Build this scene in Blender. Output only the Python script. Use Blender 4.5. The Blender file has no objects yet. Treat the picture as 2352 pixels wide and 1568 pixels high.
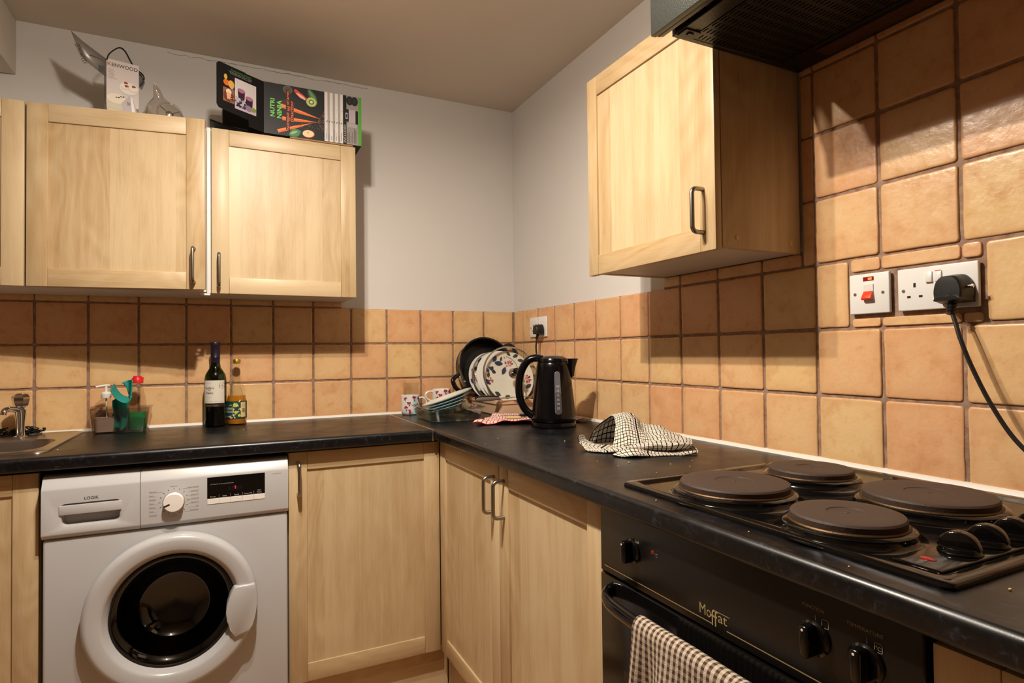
import bpy, bmesh, math, random
from mathutils import Matrix, Vector, noise
R = math.radians
PI = math.pi
random.seed(7)
SC = bpy.context.scene
COL = SC.collection

# ------------------------------------------------------------------ camera, world, lamps, exposure
def make_camera():
    yaw, pitch, roll = 0.4532401, 0.0188971, -0.01139811
    f = Vector((math.sin(yaw)*math.cos(pitch), math.cos(yaw)*math.cos(pitch), math.sin(pitch)))
    r = Vector((math.cos(yaw), -math.sin(yaw), 0)); u = r.cross(f)
    r2 = r*math.cos(roll)+u*math.sin(roll); u2 = -r*math.sin(roll)+u*math.cos(roll)
    M = Matrix((r2, u2, -f)).transposed().to_4x4()
    M.translation = Vector((-1.2323, -2.5052, 1.1557))
    cd = bpy.data.cameras.new('camera'); cd.sensor_width = 36; cd.lens = 20.786; cd.clip_start = 0.02
    co = bpy.data.objects.new('camera', cd); co.matrix_world = M; COL.objects.link(co); SC.camera = co
make_camera()
w = bpy.data.worlds.new('world'); SC.world = w; w.use_nodes = True
w.node_tree.nodes['Background'].inputs[0].default_value = (1, .85, .7, 1)
w.node_tree.nodes['Background'].inputs[1].default_value = 0.02
SC.view_settings.view_transform = 'Standard'; SC.view_settings.look = 'None'
SC.view_settings.gamma = 1; SC.view_settings.exposure = -0.1
SC.view_settings.use_curve_mapping = False
LAMPS = [('AREA', (-1.165, -1.45, 2.215), 27.5), ('AREA', (-1.165, -1.285, 2.15), 15), ('POINT', (-1.165, -1.40, 2.16), 18)]
for (k, p, e) in LAMPS:
    ld = bpy.data.lights.new('ceiling_lamp', k); ld.energy = e; ld.color = (1, .885, .745)
    if k == 'AREA': ld.shape = 'DISK'; ld.size = .028
    else: ld.shadow_soft_size = .03
    lo = bpy.data.objects.new('ceiling_lamp', ld); lo.location = p; COL.objects.link(lo)

# ------------------------------------------------------------------ helpers
def lin(c):
    return tuple((x/12.92 if x <= .04045 else ((x+.055)/1.055)**2.4) for x in c)
def C(h):
    return lin(tuple(int(h[i:i+2], 16)/255 for i in (0, 2, 4)))+(1,)
MW = {}
def tag(o, label, cat, group=None):
    o['label'] = label; o['category'] = cat
    if group: o['group'] = group
    return o
def thing(name, label, cat, loc=(0, 0, 0), rot=(0, 0, 0), group=None):
    o = bpy.data.objects.new(name, None); o.empty_display_size = .05
    M = Matrix.Translation(loc) @ Matrix.Rotation(rot[2], 4, 'Z') @ Matrix.Rotation(rot[1], 4, 'Y') @ Matrix.Rotation(rot[0], 4, 'X')
    o.matrix_world = M; COL.objects.link(o); MW[o.name] = M
    return tag(o, label, cat, group)
def struct(name, bm, mats):
    o = obj(name, bm, mats); o['kind'] = 'structure'; return o
def obj(name, bm, mats, parent=None, local=False, angle=35, solid=0, sub=0, label=None):
    """link bm as one mesh object; verts are world coordinates unless local"""
    me = bpy.data.meshes.new(name)
    bmesh.ops.recalc_face_normals(bm, faces=bm.faces) if not solid else None
    bm.to_mesh(me); bm.free()
    for m in (mats if isinstance(mats, (list, tuple)) else [mats]): me.materials.append(m)
    o = bpy.data.objects.new(name, me); COL.objects.link(o)
    if parent:
        M = MW[parent.name]
        if not local: me.transform(M.inverted())
        o.parent = parent; MW[o.name] = M
    else:
        MW[o.name] = Matrix.Identity(4)
    me.shade_smooth(); me.set_sharp_from_angle(angle=R(angle))
    if solid:
        s = o.modifiers.new('thickness', 'SOLIDIFY'); s.thickness = solid; s.offset = 0
    if sub:
        s = o.modifiers.new('smooth', 'SUBSURF'); s.levels = sub; s.render_levels = sub
    if label: o['label'] = label
    return o
def NB(): return bmesh.new()
def bx(bm, x0, x1, y0, y1, z0, z1, bev=0, seg=2, mat=0, M=None):
    x0, x1 = min(x0, x1), max(x0, x1); y0, y1 = min(y0, y1), max(y0, y1); z0, z1 = min(z0, z1), max(z0, z1)
    vs = [bm.verts.new(p) for p in ((x0,y0,z0),(x1,y0,z0),(x1,y1,z0),(x0,y1,z0),(x0,y0,z1),(x1,y0,z1),(x1,y1,z1),(x0,y1,z1))]
    fs = [bm.faces.new([vs[i] for i in q]) for q in ((0,3,2,1),(4,5,6,7),(0,1,5,4),(1,2,6,5),(2,3,7,6),(3,0,4,7))]
    geo = list(vs)
    if bev:
        es = list({e for f in fs for e in f.edges})
        r = bmesh.ops.bevel(bm, geom=es, offset=bev, segments=seg, affect='EDGES', profile=.5)
        geo = list({v for f in r['faces'] for v in f.verts} | {v for v in vs if v.is_valid})
        fs = list({f for v in geo for f in v.link_faces})
    for f in fs:
        if f.is_valid: f.material_index = mat
    if M:
        bmesh.ops.transform(bm, matrix=M, verts=[v for v in geo if v.is_valid])
    return fs
def loft(bm, loops, close=True, cap0=False, cap1=False, mat=0):
    rings = [[bm.verts.new(p) for p in L] for L in loops]
    n = len(rings[0])
    for a, b in zip(rings, rings[1:]):
        for i in range(n if close else n-1):
            f = bm.faces.new((a[i], a[(i+1) % n], b[(i+1) % n], b[i])); f.material_index = mat
    if cap0: bm.faces.new(rings[0][::-1]).material_index = mat
    if cap1: bm.faces.new(rings[-1]).material_index = mat
    return rings
def lathe(bm, prof, seg=32, M=None, mat=0, cap0=False, cap1=False, arc=None):
    M = M or Matrix.Identity(4); loops = []
    for r, z in prof:
        if arc: L = [M @ Vector((r*math.cos(a), r*math.sin(a), z)) for a in [arc[0]+(arc[1]-arc[0])*i/seg for i in range(seg+1)]]
        else: L = [M @ Vector((max(r, 1e-5)*math.cos(2*PI*i/seg), max(r, 1e-5)*math.sin(2*PI*i/seg), z)) for i in range(seg)]
        loops.append(L)
    return loft(bm, loops, close=not arc, cap0=cap0, cap1=cap1, mat=mat)
def rrect(x0, x1, y0, y1, r, n=6):
    out = []
    for cx, cy, a0 in ((x1-r, y1-r, 0), (x0+r, y1-r, 90), (x0+r, y0+r, 180), (x1-r, y0+r, 270)):
        for i in range(n+1):
            a = R(a0+90*i/n); out.append((cx+r*math.cos(a), cy+r*math.sin(a)))
    return out
def spline(pts, n=8):
    P = [Vector(p) for p in pts]; P = [P[0]*2-P[1]]+P+[P[-1]*2-P[-2]]; out = []
    for i in range(1, len(P)-2):
        a, b, c, d = P[i-1:i+3]
        for k in range(n):
            t = k/n
            out.append(.5*((2*b)+(c-a)*t+(2*a-5*b+4*c-d)*t*t+(-a+3*b-3*c+d)*t**3))
    out.append(P[-2]); return out
def tube(bm, pts, r, seg=10, cap=True, mat=0, flat=None):
    """sweep a round (or flattened) section along pts; r may be a list"""
    pts = [Vector(p) for p in pts]; n = len(pts); rs = r if isinstance(r, (list, tuple)) else [r]*n
    T = [(pts[min(i+1, n-1)]-pts[max(i-1, 0)]).normalized() for i in range(n)]
    up = Vector((0, 0, 1)) if abs(T[0].z) < .9 else Vector((1, 0, 0))
    u = T[0].cross(up).normalized(); loops = []
    for i in range(n):
        u = (u-T[i]*u.dot(T[i])).normalized(); v = T[i].cross(u)
        fu, fv = flat or (1, 1)
        loops.append([pts[i]+(u*math.cos(2*PI*k/seg)*fu+v*math.sin(2*PI*k/seg)*fv)*rs[i] for k in range(seg)])
    loft(bm, loops, cap0=cap, cap1=cap, mat=mat)
def prism(bm, poly, vec, mat=0, bev=0, seg=2):
    vec = Vector(vec); a = [bm.verts.new(p) for p in poly]; b = [bm.verts.new(Vector(p)+vec) for p in poly]; n = len(a)
    fs = [bm.faces.new(a[::-1]), bm.faces.new(b)]+[bm.faces.new((a[i], a[(i+1) % n], b[(i+1) % n], b[i])) for i in range(n)]
    for f in fs: f.material_index = mat
    if bev:
        es = list({e for f in fs for e in f.edges})
        r = bmesh.ops.bevel(bm, geom=es, offset=bev, segments=seg, affect='EDGES', profile=.5)
        for f in r['faces']: f.material_index = mat
def sheet(bm, nu, nv, fn, su=1, sv=1, mat=0):
    uv = bm.loops.layers.uv.get('UV') or bm.loops.layers.uv.new('UV')
    g = [[bm.verts.new(fn(i/nu, j/nv)) for i in range(nu+1)] for j in range(nv+1)]
    for j in range(nv):
        for i in range(nu):
            f = bm.faces.new((g[j][i], g[j][i+1], g[j+1][i+1], g[j+1][i])); f.material_index = mat
            for l, (a, b) in zip(f.loops, ((i, j), (i+1, j), (i+1, j+1), (i, j+1))): l[uv].uv = (a/nu*su, b/nv*sv)
def subtract(o, cut):
    """cut the closed bmesh (world coordinates) out of o's mesh"""
    cm = bpy.data.meshes.new('cut'); bmesh.ops.recalc_face_normals(cut, faces=cut.faces); cut.to_mesh(cm); cut.free()
    cm.transform(MW[o.name].inverted())
    co = bpy.data.objects.new('cut', cm); COL.objects.link(co)
    t = bpy.data.objects.new('tmp', o.data); COL.objects.link(t)
    b = t.modifiers.new('b', 'BOOLEAN'); b.operation = 'DIFFERENCE'; b.solver = 'EXACT'; b.object = co
    dg = bpy.context.evaluated_depsgraph_get()
    me = bpy.data.meshes.new_from_object(t.evaluated_get(dg))
    nm = o.data.name; o.data = me; me.name = nm
    bpy.data.objects.remove(t); bpy.data.objects.remove(co)
    me.shade_smooth(); me.set_sharp_from_angle(angle=R(35))
_txt = {}
def text2d(s, bold=0):
    if (s, bold) in _txt: return _txt[(s, bold)]
    cu = bpy.data.curves.new('t', 'FONT'); cu.body = s; cu.size = 1; cu.offset = bold; cu.resolution_u = 3
    ob = bpy.data.objects.new('t', cu); COL.objects.link(ob)
    me = bpy.data.meshes.new_from_object(ob.evaluated_get(bpy.context.evaluated_depsgraph_get()))
    V = [(v.co.x, v.co.y) for v in me.vertices]; F = [tuple(p.vertices) for p in me.polygons]
    bpy.data.objects.remove(ob); bpy.data.meshes.remove(me)
    x0 = min(v[0] for v in V); x1 = max(v[0] for v in V); V = [(x-x0, y) for x, y in V]
    _txt[(s, bold)] = (V, F, x1-x0); return _txt[(s, bold)]
class Print:
    """flat coloured print laid on a surface by a mapping f(u, v, lift)"""
    def __init__(s, f, lift=.0003, step=.00001):
        s.bm = NB(); s.c = s.bm.loops.layers.float_color.new('Col'); s.f = f; s.k = lift; s.step = step
    def face(s, vs, c):
        try: f = s.bm.faces.new(vs)
        except ValueError: return
        for l in f.loops: l[s.c] = c
    def poly(s, pts, c):
        s.face([s.bm.verts.new(s.f(u, v, s.k)) for u, v in pts], C(c)); s.k += s.step
    def rect(s, a, b, c, d, col, n=1):
        for i in range(n):
            u0 = a+(c-a)*i/n; u1 = a+(c-a)*(i+1)/n
            s.face([s.bm.verts.new(s.f(u, v, s.k)) for u, v in ((u0, b), (u1, b), (u1, d), (u0, d))], C(col))
        s.k += s.step
    def ell(s, x, y, rx, ry, c, rot=0, n=20):
        ca, sa = math.cos(rot), math.sin(rot)
        s.poly([(x+rx*math.cos(2*PI*i/n)*ca-ry*math.sin(2*PI*i/n)*sa, y+rx*math.cos(2*PI*i/n)*sa+ry*math.sin(2*PI*i/n)*ca) for i in range(n)], c)
    def leaf(s, x, y, L, wd, rot, c, n=8):
        ca, sa = math.cos(rot), math.sin(rot)
        up = [(L*i/n, wd*math.sin(PI*i/n)**.8) for i in range(n+1)]; dn = [(a, -b) for a, b in up[1:-1]][::-1]
        s.poly([(x+a*ca-b*sa, y+a*sa+b*ca) for a, b in up+dn], c)
    def line(s, x0, y0, x1, y1, wd, c):
        d = math.hypot(x1-x0, y1-y0); nx, ny = -(y1-y0)/d*wd/2, (x1-x0)/d*wd/2
        s.poly([(x0+nx, y0+ny), (x1+nx, y1+ny), (x1-nx, y1-ny), (x0-nx, y0-ny)], c)
    def text(s, t, x, y, size, c, rot=0, align='L', bold=0, width=None, shear=0):
        V, F, W = text2d(t, bold); k = size; kx = width/W if width else k
        off = {'L': 0, 'C': -W*kx/2, 'R': -W*kx}[align]; ca, sa = math.cos(rot), math.sin(rot); vs = []
        for a, b in V:
            a = a*kx+off+b*k*shear; b *= k; vs.append(s.bm.verts.new(s.f(x+a*ca-b*sa, y+a*sa+b*ca, s.k)))
        for f in F: s.face([vs[i] for i in f], C(c))
        s.k += s.step
    def make(s, name, parent, mat=None, label=None, local=False):
        return obj(name, s.bm, mat or M_['print'], parent, local=local, label=label)
def plane(O, U, V):
    O, U, V = Vector(O), Vector(U).normalized(), Vector(V).normalized(); N = U.cross(V)
    return lambda u, v, k: O+U*u+V*v+N*k

# ------------------------------------------------------------------ materials
M_ = {}
def mat(name, col, rough=.5, metal=0, spec=.5, coat=0, bump=None, emit=None):
    m = bpy.data.materials.new(name); m.use_nodes = True; nt = m.node_tree; b = nt.nodes['Principled BSDF']
    b.inputs['Base Color'].default_value = C(col) if isinstance(col, str) else col
    b.inputs['Roughness'].default_value = rough; b.inputs['Metallic'].default_value = metal
    b.inputs['Specular IOR Level'].default_value = spec; b.inputs['Coat Weight'].default_value = coat
    if emit:
        b.inputs['Emission Color'].default_value = C(emit[0]); b.inputs['Emission Strength'].default_value = emit[1]
    if bump:
        sc, st = bump; tc = nt.nodes.new('ShaderNodeTexCoord'); nz = nt.nodes.new('ShaderNodeTexNoise'); bp = nt.nodes.new('ShaderNodeBump')
        nz.inputs['Scale'].default_value = sc; nz.inputs['Detail'].default_value = 3; bp.inputs['Strength'].default_value = st; bp.inputs['Distance'].default_value = .002
        nt.links.new(tc.outputs['Object'], nz.inputs['Vector']); nt.links.new(nz.outputs['Fac'], bp.inputs['Height']); nt.links.new(bp.outputs['Normal'], b.inputs['Normal'])
    M_[name] = m; return m
class NT:
    def __init__(s, m): s.nt = m.node_tree; s.b = s.nt.nodes['Principled BSDF']
    def n(s, t, **k):
        nd = s.nt.nodes.new('ShaderNode'+t)
        for a, v in k.items(): setattr(nd, a, v)
        return nd
    def L(s, a, b): s.nt.links.new(a, b)
    def math(s, op, a, b=None, c=None):
        nd = s.n('Math', operation=op)
        for i, x in enumerate((a, b, c)):
            if x is None: continue
            if isinstance(x, (int, float)): nd.inputs[i].default_value = x
            else: s.L(x, nd.inputs[i])
        return nd.outputs[0]
    def mix(s, fac, a, b, bt='MIX'):
        nd = s.n('Mix', data_type='RGBA', blend_type=bt)
        for i, x in ((0, fac), (6, a), (7, b)):
            if isinstance(x, (int, float)): nd.inputs[i].default_value = x
            elif isinstance(x, tuple): nd.inputs[i].default_value = x
            else: s.L(x, nd.inputs[i])
        return nd.outputs[2]
    def noise(s, vec, scale, detail=3, rough=.5, dist=0):
        nd = s.n('TexNoise'); nd.inputs['Scale'].default_value = scale; nd.inputs['Detail'].default_value = detail
        nd.inputs['Roughness'].default_value = rough; nd.inputs['Distortion'].default_value = dist
        if vec is not None: s.L(vec, nd.inputs['Vector'])
        return nd.outputs['Fac']
    def ramp(s, fac, stops):
        nd = s.n('ValToRGB'); s.L(fac, nd.inputs[0]); e = nd.color_ramp.elements
        while len(e) < len(stops): e.new(.5)
        for k, (p, c) in zip(e, stops): k.position = p; k.color = C(c) if isinstance(c, str) else (c, c, c, 1)
        return nd.outputs[0]
    def mapping(s, vec, scale=(1, 1, 1), loc=None):
        nd = s.n('Mapping'); s.L(vec, nd.inputs[0]); nd.inputs['Scale'].default_value = scale
        if loc is not None: s.L(loc, nd.inputs['Location'])
        return nd.outputs[0]
    def bump(s, h, st, dist=.002, prev=None):
        nd = s.n('Bump'); nd.inputs['Strength'].default_value = st; nd.inputs['Distance'].default_value = dist; s.L(h, nd.inputs['Height'])
        if prev: s.L(prev, nd.inputs['Normal'])
        return nd.outputs[0]
def wood(name, axis, light='bba27c', dark='a08054'):
    m = mat(name, light, .42, spec=.5); t = NT(m); tc = t.n('TexCoord'); oi = t.n('ObjectInfo')
    off = t.n('CombineXYZ'); r = t.math('MULTIPLY', oi.outputs['Random'], 37.0); t.L(r, off.inputs[0]); t.L(r, off.inputs[2])
    base = t.mapping(tc.outputs['Object'], (1, 1, 1), off.outputs[0])
    sc = (1, 1, .045) if axis == 'z' else (.045, 1, 1) if axis == 'x' else (1, .045, 1)
    g = t.mapping(base, sc)
    warp = t.mapping(base, tuple(.35 if k == min(sc) else 1 for k in sc))
    fine = t.noise(g, 430, 4, .65, .2)
    mid = t.noise(g, 34, 4, .55, .9)
    fig = t.noise(warp, 9, 3, .5, 1.2)
    sep = t.n('SeparateXYZ'); t.L(base, sep.inputs[0])
    c = sep.outputs[0] if axis == 'z' else sep.outputs[2]
    if axis == 'z': c = t.math('ADD', sep.outputs[0], sep.outputs[1])
    pl = t.n('TexWhiteNoise', noise_dimensions='1D'); t.L(t.math('FLOOR', t.math('MULTIPLY', c, 11.0)), pl.inputs['W'])
    rings = t.math('SINE', t.math('MULTIPLY', t.noise(warp, 4.5, 2, .4, .4), 95))
    s = t.math('ADD', t.math('MULTIPLY', t.math('SUBTRACT', fine, .5), .55), t.math('MULTIPLY_ADD', mid, .72, -.1))
    s = t.math('ADD', s, t.math('MULTIPLY_ADD', pl.outputs['Value'], .36, -.01))
    s = t.math('ADD', s, t.math('MULTIPLY', rings, t.math('MULTIPLY', t.math('GREATER_THAN', pl.outputs['Value'], .55), .075)))
    s = t.math('ADD', s, t.math('MULTIPLY', t.math('SUBTRACT', fig, .5), .62))
    col = t.ramp(s, [(.2, 'c9b38f'), (.5, light), (.72, 'b3976e'), (.95, dark)])
    t.L(col, t.b.inputs['Base Color'])
    t.L(t.bump(fine, .06, .001), t.b.inputs['Normal'])
    return m
wood('wood_v', 'z'); wood('wood_h', 'x')

def wall_paint(name, col, bump=.12):
    m = mat(name, col, .85, spec=.2); t = NT(m); tc = t.n('TexCoord')
    a = t.noise(tc.outputs['Object'], 2.2, 4); b = t.noise(tc.outputs['Object'], 160, 3)
    t.L(t.mix(a, C(col), tuple(x*.93 for x in C(col)[:3])+(1,)), t.b.inputs['Base Color'])
    c = t.noise(tc.outputs['Object'], 7, 3)
    n1 = t.bump(c, .25, .01); t.L(t.bump(b, bump, .002, n1), t.b.inputs['Normal']); return m
wall_paint('paint', 'dcd8d4'); wall_paint('ceiling_paint', 'd8cdbf'); wall_paint('paint_far', '8f7a66')

def tile_mat():
    m = mat('tile', 'd89a58', .3, spec=.5); t = NT(m); tc = t.n('TexCoord'); at = t.n('Attribute', attribute_name='Col')
    sep = t.n('SeparateColor'); t.L(at.outputs['Color'], sep.inputs[0])
    rnd, eu = sep.outputs[0], sep.outputs[1]
    o = tc.outputs['Object']
    n1 = t.noise(o, 14, 3, .5, .5); n2 = t.noise(o, 55, 4); n3 = t.noise(o, 420, 2)
    base = t.ramp(rnd, [(0, 'e3c08c'), (.3, 'e1b585'), (.6, 'dfaa7e'), (.8, 'e2b888'), (1, 'e3c088')])
    s = t.math('ADD', t.math('MULTIPLY', t.math('SUBTRACT', n1, .5), 1.3), t.math('MULTIPLY', t.math('SUBTRACT', n2, .5), .5))
    s = t.math('ADD', s, .5)
    c1 = t.mix(t.math('MULTIPLY', t.ramp(s, [(.5, 0), (.95, 1)]), .55), base, C('e0c093'))
    c2 = t.mix(t.math('MULTIPLY', t.ramp(s, [(.05, 1), (.5, 0)]), .6), c1, C('c28252'))
    ed = t.math('MULTIPLY', t.math('POWER', eu, 5.0), t.math('MULTIPLY_ADD', n1, 1.2, -.1))
    c3 = t.mix(t.math('MULTIPLY', ed, .42), c2, C('c2824e'))
    sp = t.ramp(t.noise(o, 260, 1), [(.76, 0), (.8, 1)])
    c4 = t.mix(t.math('MULTIPLY', sp, .35), c3, C('8a4a1c'))
    t.L(c4, t.b.inputs['Base Color'])
    t.L(t.ramp(n2, [(.3, .24), (.7, .4)]), t.b.inputs['Roughness'])
    b1 = t.bump(t.noise(o, 26, 2), .35, .004); b2 = t.bump(t.noise(o, 120, 3), .3, .0012, b1)
    t.L(t.bump(n3, .18, .0006, b2), t.b.inputs['Normal'])
tile_mat()
def grout_mat():
    m = mat('grout', '8f725a', .9, spec=.1); t = NT(m); tc = t.n('TexCoord'); n = t.noise(tc.outputs['Object'], 60, 5)
    t.L(t.ramp(n, [(.3, '84695a'), (.7, 'a88e7a')]), t.b.inputs['Base Color']); t.L(t.bump(t.noise(tc.outputs['Object'], 180, 3), .6, .002), t.b.inputs['Normal'])
grout_mat()
def worktop_mat():
    m = mat('worktop', '14161c', .3, spec=.5); t = NT(m); tc = t.n('TexCoord'); o = tc.outputs['Object']
    a = t.noise(o, 95, 4, .65, .6); b = t.noise(o, 26, 3)
    s = t.math('ADD', t.math('MULTIPLY', a, .75), t.math('MULTIPLY', b, .3))
    t.L(t.ramp(s, [(.47, '050609'), (.58, '0c0e13'), (.66, '1c2028'), (.78, '3a3f47')]), t.b.inputs['Base Color'])
    t.L(t.ramp(t.noise(o, 12, 4), [(.3, .27), (.75, .4)]), t.b.inputs['Roughness'])
    t.L(t.bump(t.noise(o, 480, 2), .1, .0006), t.b.inputs['Normal'])
worktop_mat()
mat('print', 'ffffff', .5, spec=.3); _t = NT(M_['print']); _a = _t.n('Attribute', attribute_name='Col'); _t.L(_a.outputs['Color'], _t.b.inputs['Base Color'])
mat('print_matt', 'ffffff', .6); _t = NT(M_['print_matt']); _a = _t.n('Attribute', attribute_name='Col'); _t.L(_a.outputs['Color'], _t.b.inputs['Base Color'])
mat('white_melamine', 'd9d4cc', .45); mat('under_melamine', 'c9bfb0', .5)
mat('white_enamel', 'b7b8bb', .22, bump=(9, .02)); mat('white_plastic', 'e4e1dd', .35); mat('grey_plastic', '8d8b88', .4)
mat('dark_gap', '0a0908', .8); mat('nickel', '9a938a', .32, 1); mat('chrome', 'd8d8d8', .08, 1); mat('steel', 'b0aca6', .28, 1, bump=(300, .05))
mat('black_gloss', '0b0a0a', .12); mat('black_plastic', '0f0e0e', .32, bump=(700, .08)); mat('black_satin', '12100f', .42); mat('kettle_black', '08080b', .18, spec=.36, bump=(30, .01))
mat('rubber', '0b0b0b', .5); mat('gold_line', 'b79a63', .4, .3); mat('sealant', 'eae6de', .5)
mat('iron', '43352d', .62, .0, .35, bump=(160, .25)); mat('bronze_ring', '55402a', .5, .8, bump=(120, .3)); mat('red_lens', '8a1c16', .2)
mat('socket_white', 'e9e8e6', .3); mat('hole', '151210', .8); mat('red_plastic', 'e8451f', .35); mat('brass', '9b8a63', .35, 1)
mat('beige_plastic', 'd9b795', .5); mat('teal_cloth', '1f8d83', .9, bump=(500, .4)); mat('red_cap', 'd81f24', .35)
mat('card', '9c7a56', .8); mat('card_black', '0d0d0f', .55, spec=.3); mat('card_silver', '8f8a86', .35, .3); mat('white_china', 'e6e3dc', .2, coat=.3)
mat('blue_china', '86a9ad', .25, coat=.3); mat('peach_wood', 'd7b27e', .6); mat('grey_handle', '6b625c', .5); mat('floor_vinyl', 'a9825c', .5, bump=(40, .1))
mat('neon', 'ff5a2a', .3, emit=('ff6a30', 2.5)); mat('red_led', 'ff1030', .3, emit=('ff2040', 6)); mat('drum_steel', '8f8b88', .3, 1); mat('pan_dark', '231d1c', .3, .4); mat('pan_inner', '0b0a0a', .5)
mat('scour', '1a1817', .45, .6); mat('gold_cap', 'c9a93c', .28, .9); mat('plug_black', '101010', .4, bump=(900, .15)); mat('hood_black', '141413', .33, bump=(420, .25))
mat('foil', '1b1426', .35); mat('hood_front', '2c302b', .42, bump=(420, .3)); mat('soap', 'd0c6be', .35); mat('green_soap', '0c9a4e', .15, coat=.5); mat('vinegar', 'b4701a', .15, coat=.4); mat('wine', '08060a', .15)
mat('hood_slot', '4a2c16', .9); mat('crumb', 'c9b070', .8); mat('stain', '5a3a22', .9); mat('bulk', 'd3cabd', .85)
def clear(name, tint, gl=.12, rough=.03):
    m = bpy.data.materials.new(name); m.use_nodes = True; nt = m.node_tree; nt.nodes.remove(nt.nodes['Principled BSDF'])
    tr = nt.nodes.new('ShaderNodeBsdfTransparent'); tr.inputs[0].default_value = C(tint)
    g = nt.nodes.new('ShaderNodeBsdfGlossy'); g.inputs['Roughness'].default_value = rough; g.inputs[0].default_value = (1, 1, 1, 1)
    lw = nt.nodes.new('ShaderNodeLayerWeight'); lw.inputs[0].default_value = .5; fr = nt.nodes.new('ShaderNodeMath'); fr.operation = 'POWER'; fr.inputs[1].default_value = 3.5; nt.links.new(lw.outputs['Facing'], fr.inputs[0])
    ad = nt.nodes.new('ShaderNodeMath'); ad.operation = 'MULTIPLY_ADD'; ad.inputs[1].default_value = .42; ad.inputs[2].default_value = gl*.2
    mx = nt.nodes.new('ShaderNodeMixShader'); nt.links.new(fr.outputs[0], ad.inputs[0]); nt.links.new(ad.outputs[0], mx.inputs[0])
    nt.links.new(tr.outputs[0], mx.inputs[1]); nt.links.new(g.outputs[0], mx.inputs[2]); nt.links.new(mx.outputs[0], nt.nodes['Material Output'].inputs[0])
    M_[name] = m; return m
clear('clear_plastic', 'f4f0ec', .12, .06); clear('glass', 'f8f9f6', .12, .01); clear('green_glass', '557a22', .25, .02); clear('dish_glass', 'dfe3de', .9, .02); clear('dark_glass', '6c7074', .25, .02); clear('bag_film', 'f0ece8', .45, .12)
clear('tub_plastic', 'eeeae6', .5, .08)
def check(name, bg, ln, n, wdt, bold=None, gingham=False):
    m = mat(name, bg, .95, spec=.1, bump=(600, .5)); t = NT(m); uv = t.n('UVMap', uv_map='UV'); sp = t.n('SeparateXYZ'); t.L(uv.outputs[0], sp.inputs[0])
    col = C(bg); outs = []
    for i in (0, 1):
        f = t.math('FRACT', t.math('MULTIPLY', sp.outputs[i], n)); outs.append(t.math('LESS_THAN', f, wdt))
    if gingham:
        v = t.math('MULTIPLY', outs[1], .28); k = t.math('MINIMUM', t.math('ADD', t.math('MULTIPLY', outs[0], .72), v), 1.0)
    else: k = t.math('MAXIMUM', outs[0], outs[1])
    if bold:
        for i, a, b in bold:
            k = t.math('MAXIMUM', k, t.math('MULTIPLY', t.math('GREATER_THAN', sp.outputs[i], a), t.math('LESS_THAN', sp.outputs[i], b)))
    t.L(t.mix(k, C(bg), C(ln)), t.b.inputs['Base Color'])
check('black_check', 'dcd3c4', '100f10', 76, .2, [(0, .115, .122)]); check('red_check', 'e2d6cc', 'b3202a', 70, .2, [(1, .07, .078)]); check('brown_check', 'c3b3a0', '4a3a33', 95, .5, gingham=True)

# ------------------------------------------------------------------ the room
WT = .9
CEIL = 2.297
b = NB(); bx(b, -3.1, .1, 0, .1, 0, CEIL); wall_back = struct('wall_back', b, M_['paint'])
b = NB(); bx(b, 0, .1, -4.3, 0, 0, CEIL); wall_right = struct('wall_right', b, M_['paint'])
b = NB(); bx(b, -3.1, -3.0, -4.3, 0, 0, CEIL); struct('wall_left', b, M_['paint_far'])
b = NB(); bx(b, -3.0, 0, -4.3, -4.2, 0, CEIL); struct('wall_front', b, M_['paint_far'])
b = NB(); bx(b, -3.1, .1, -4.3, .1, -.1, 0); struct('floor', b, M_['floor_vinyl'])
b = NB(); bx(b, -3.1, .1, -4.3, .1, CEIL, CEIL+.1); struct('ceiling', b, M_['ceiling_paint'])
b = NB(); bx(b, -3.0, -1.861, -.9, 0, 2.111, CEIL, .004); struct('trim_1', b, M_['bulk'])

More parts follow.
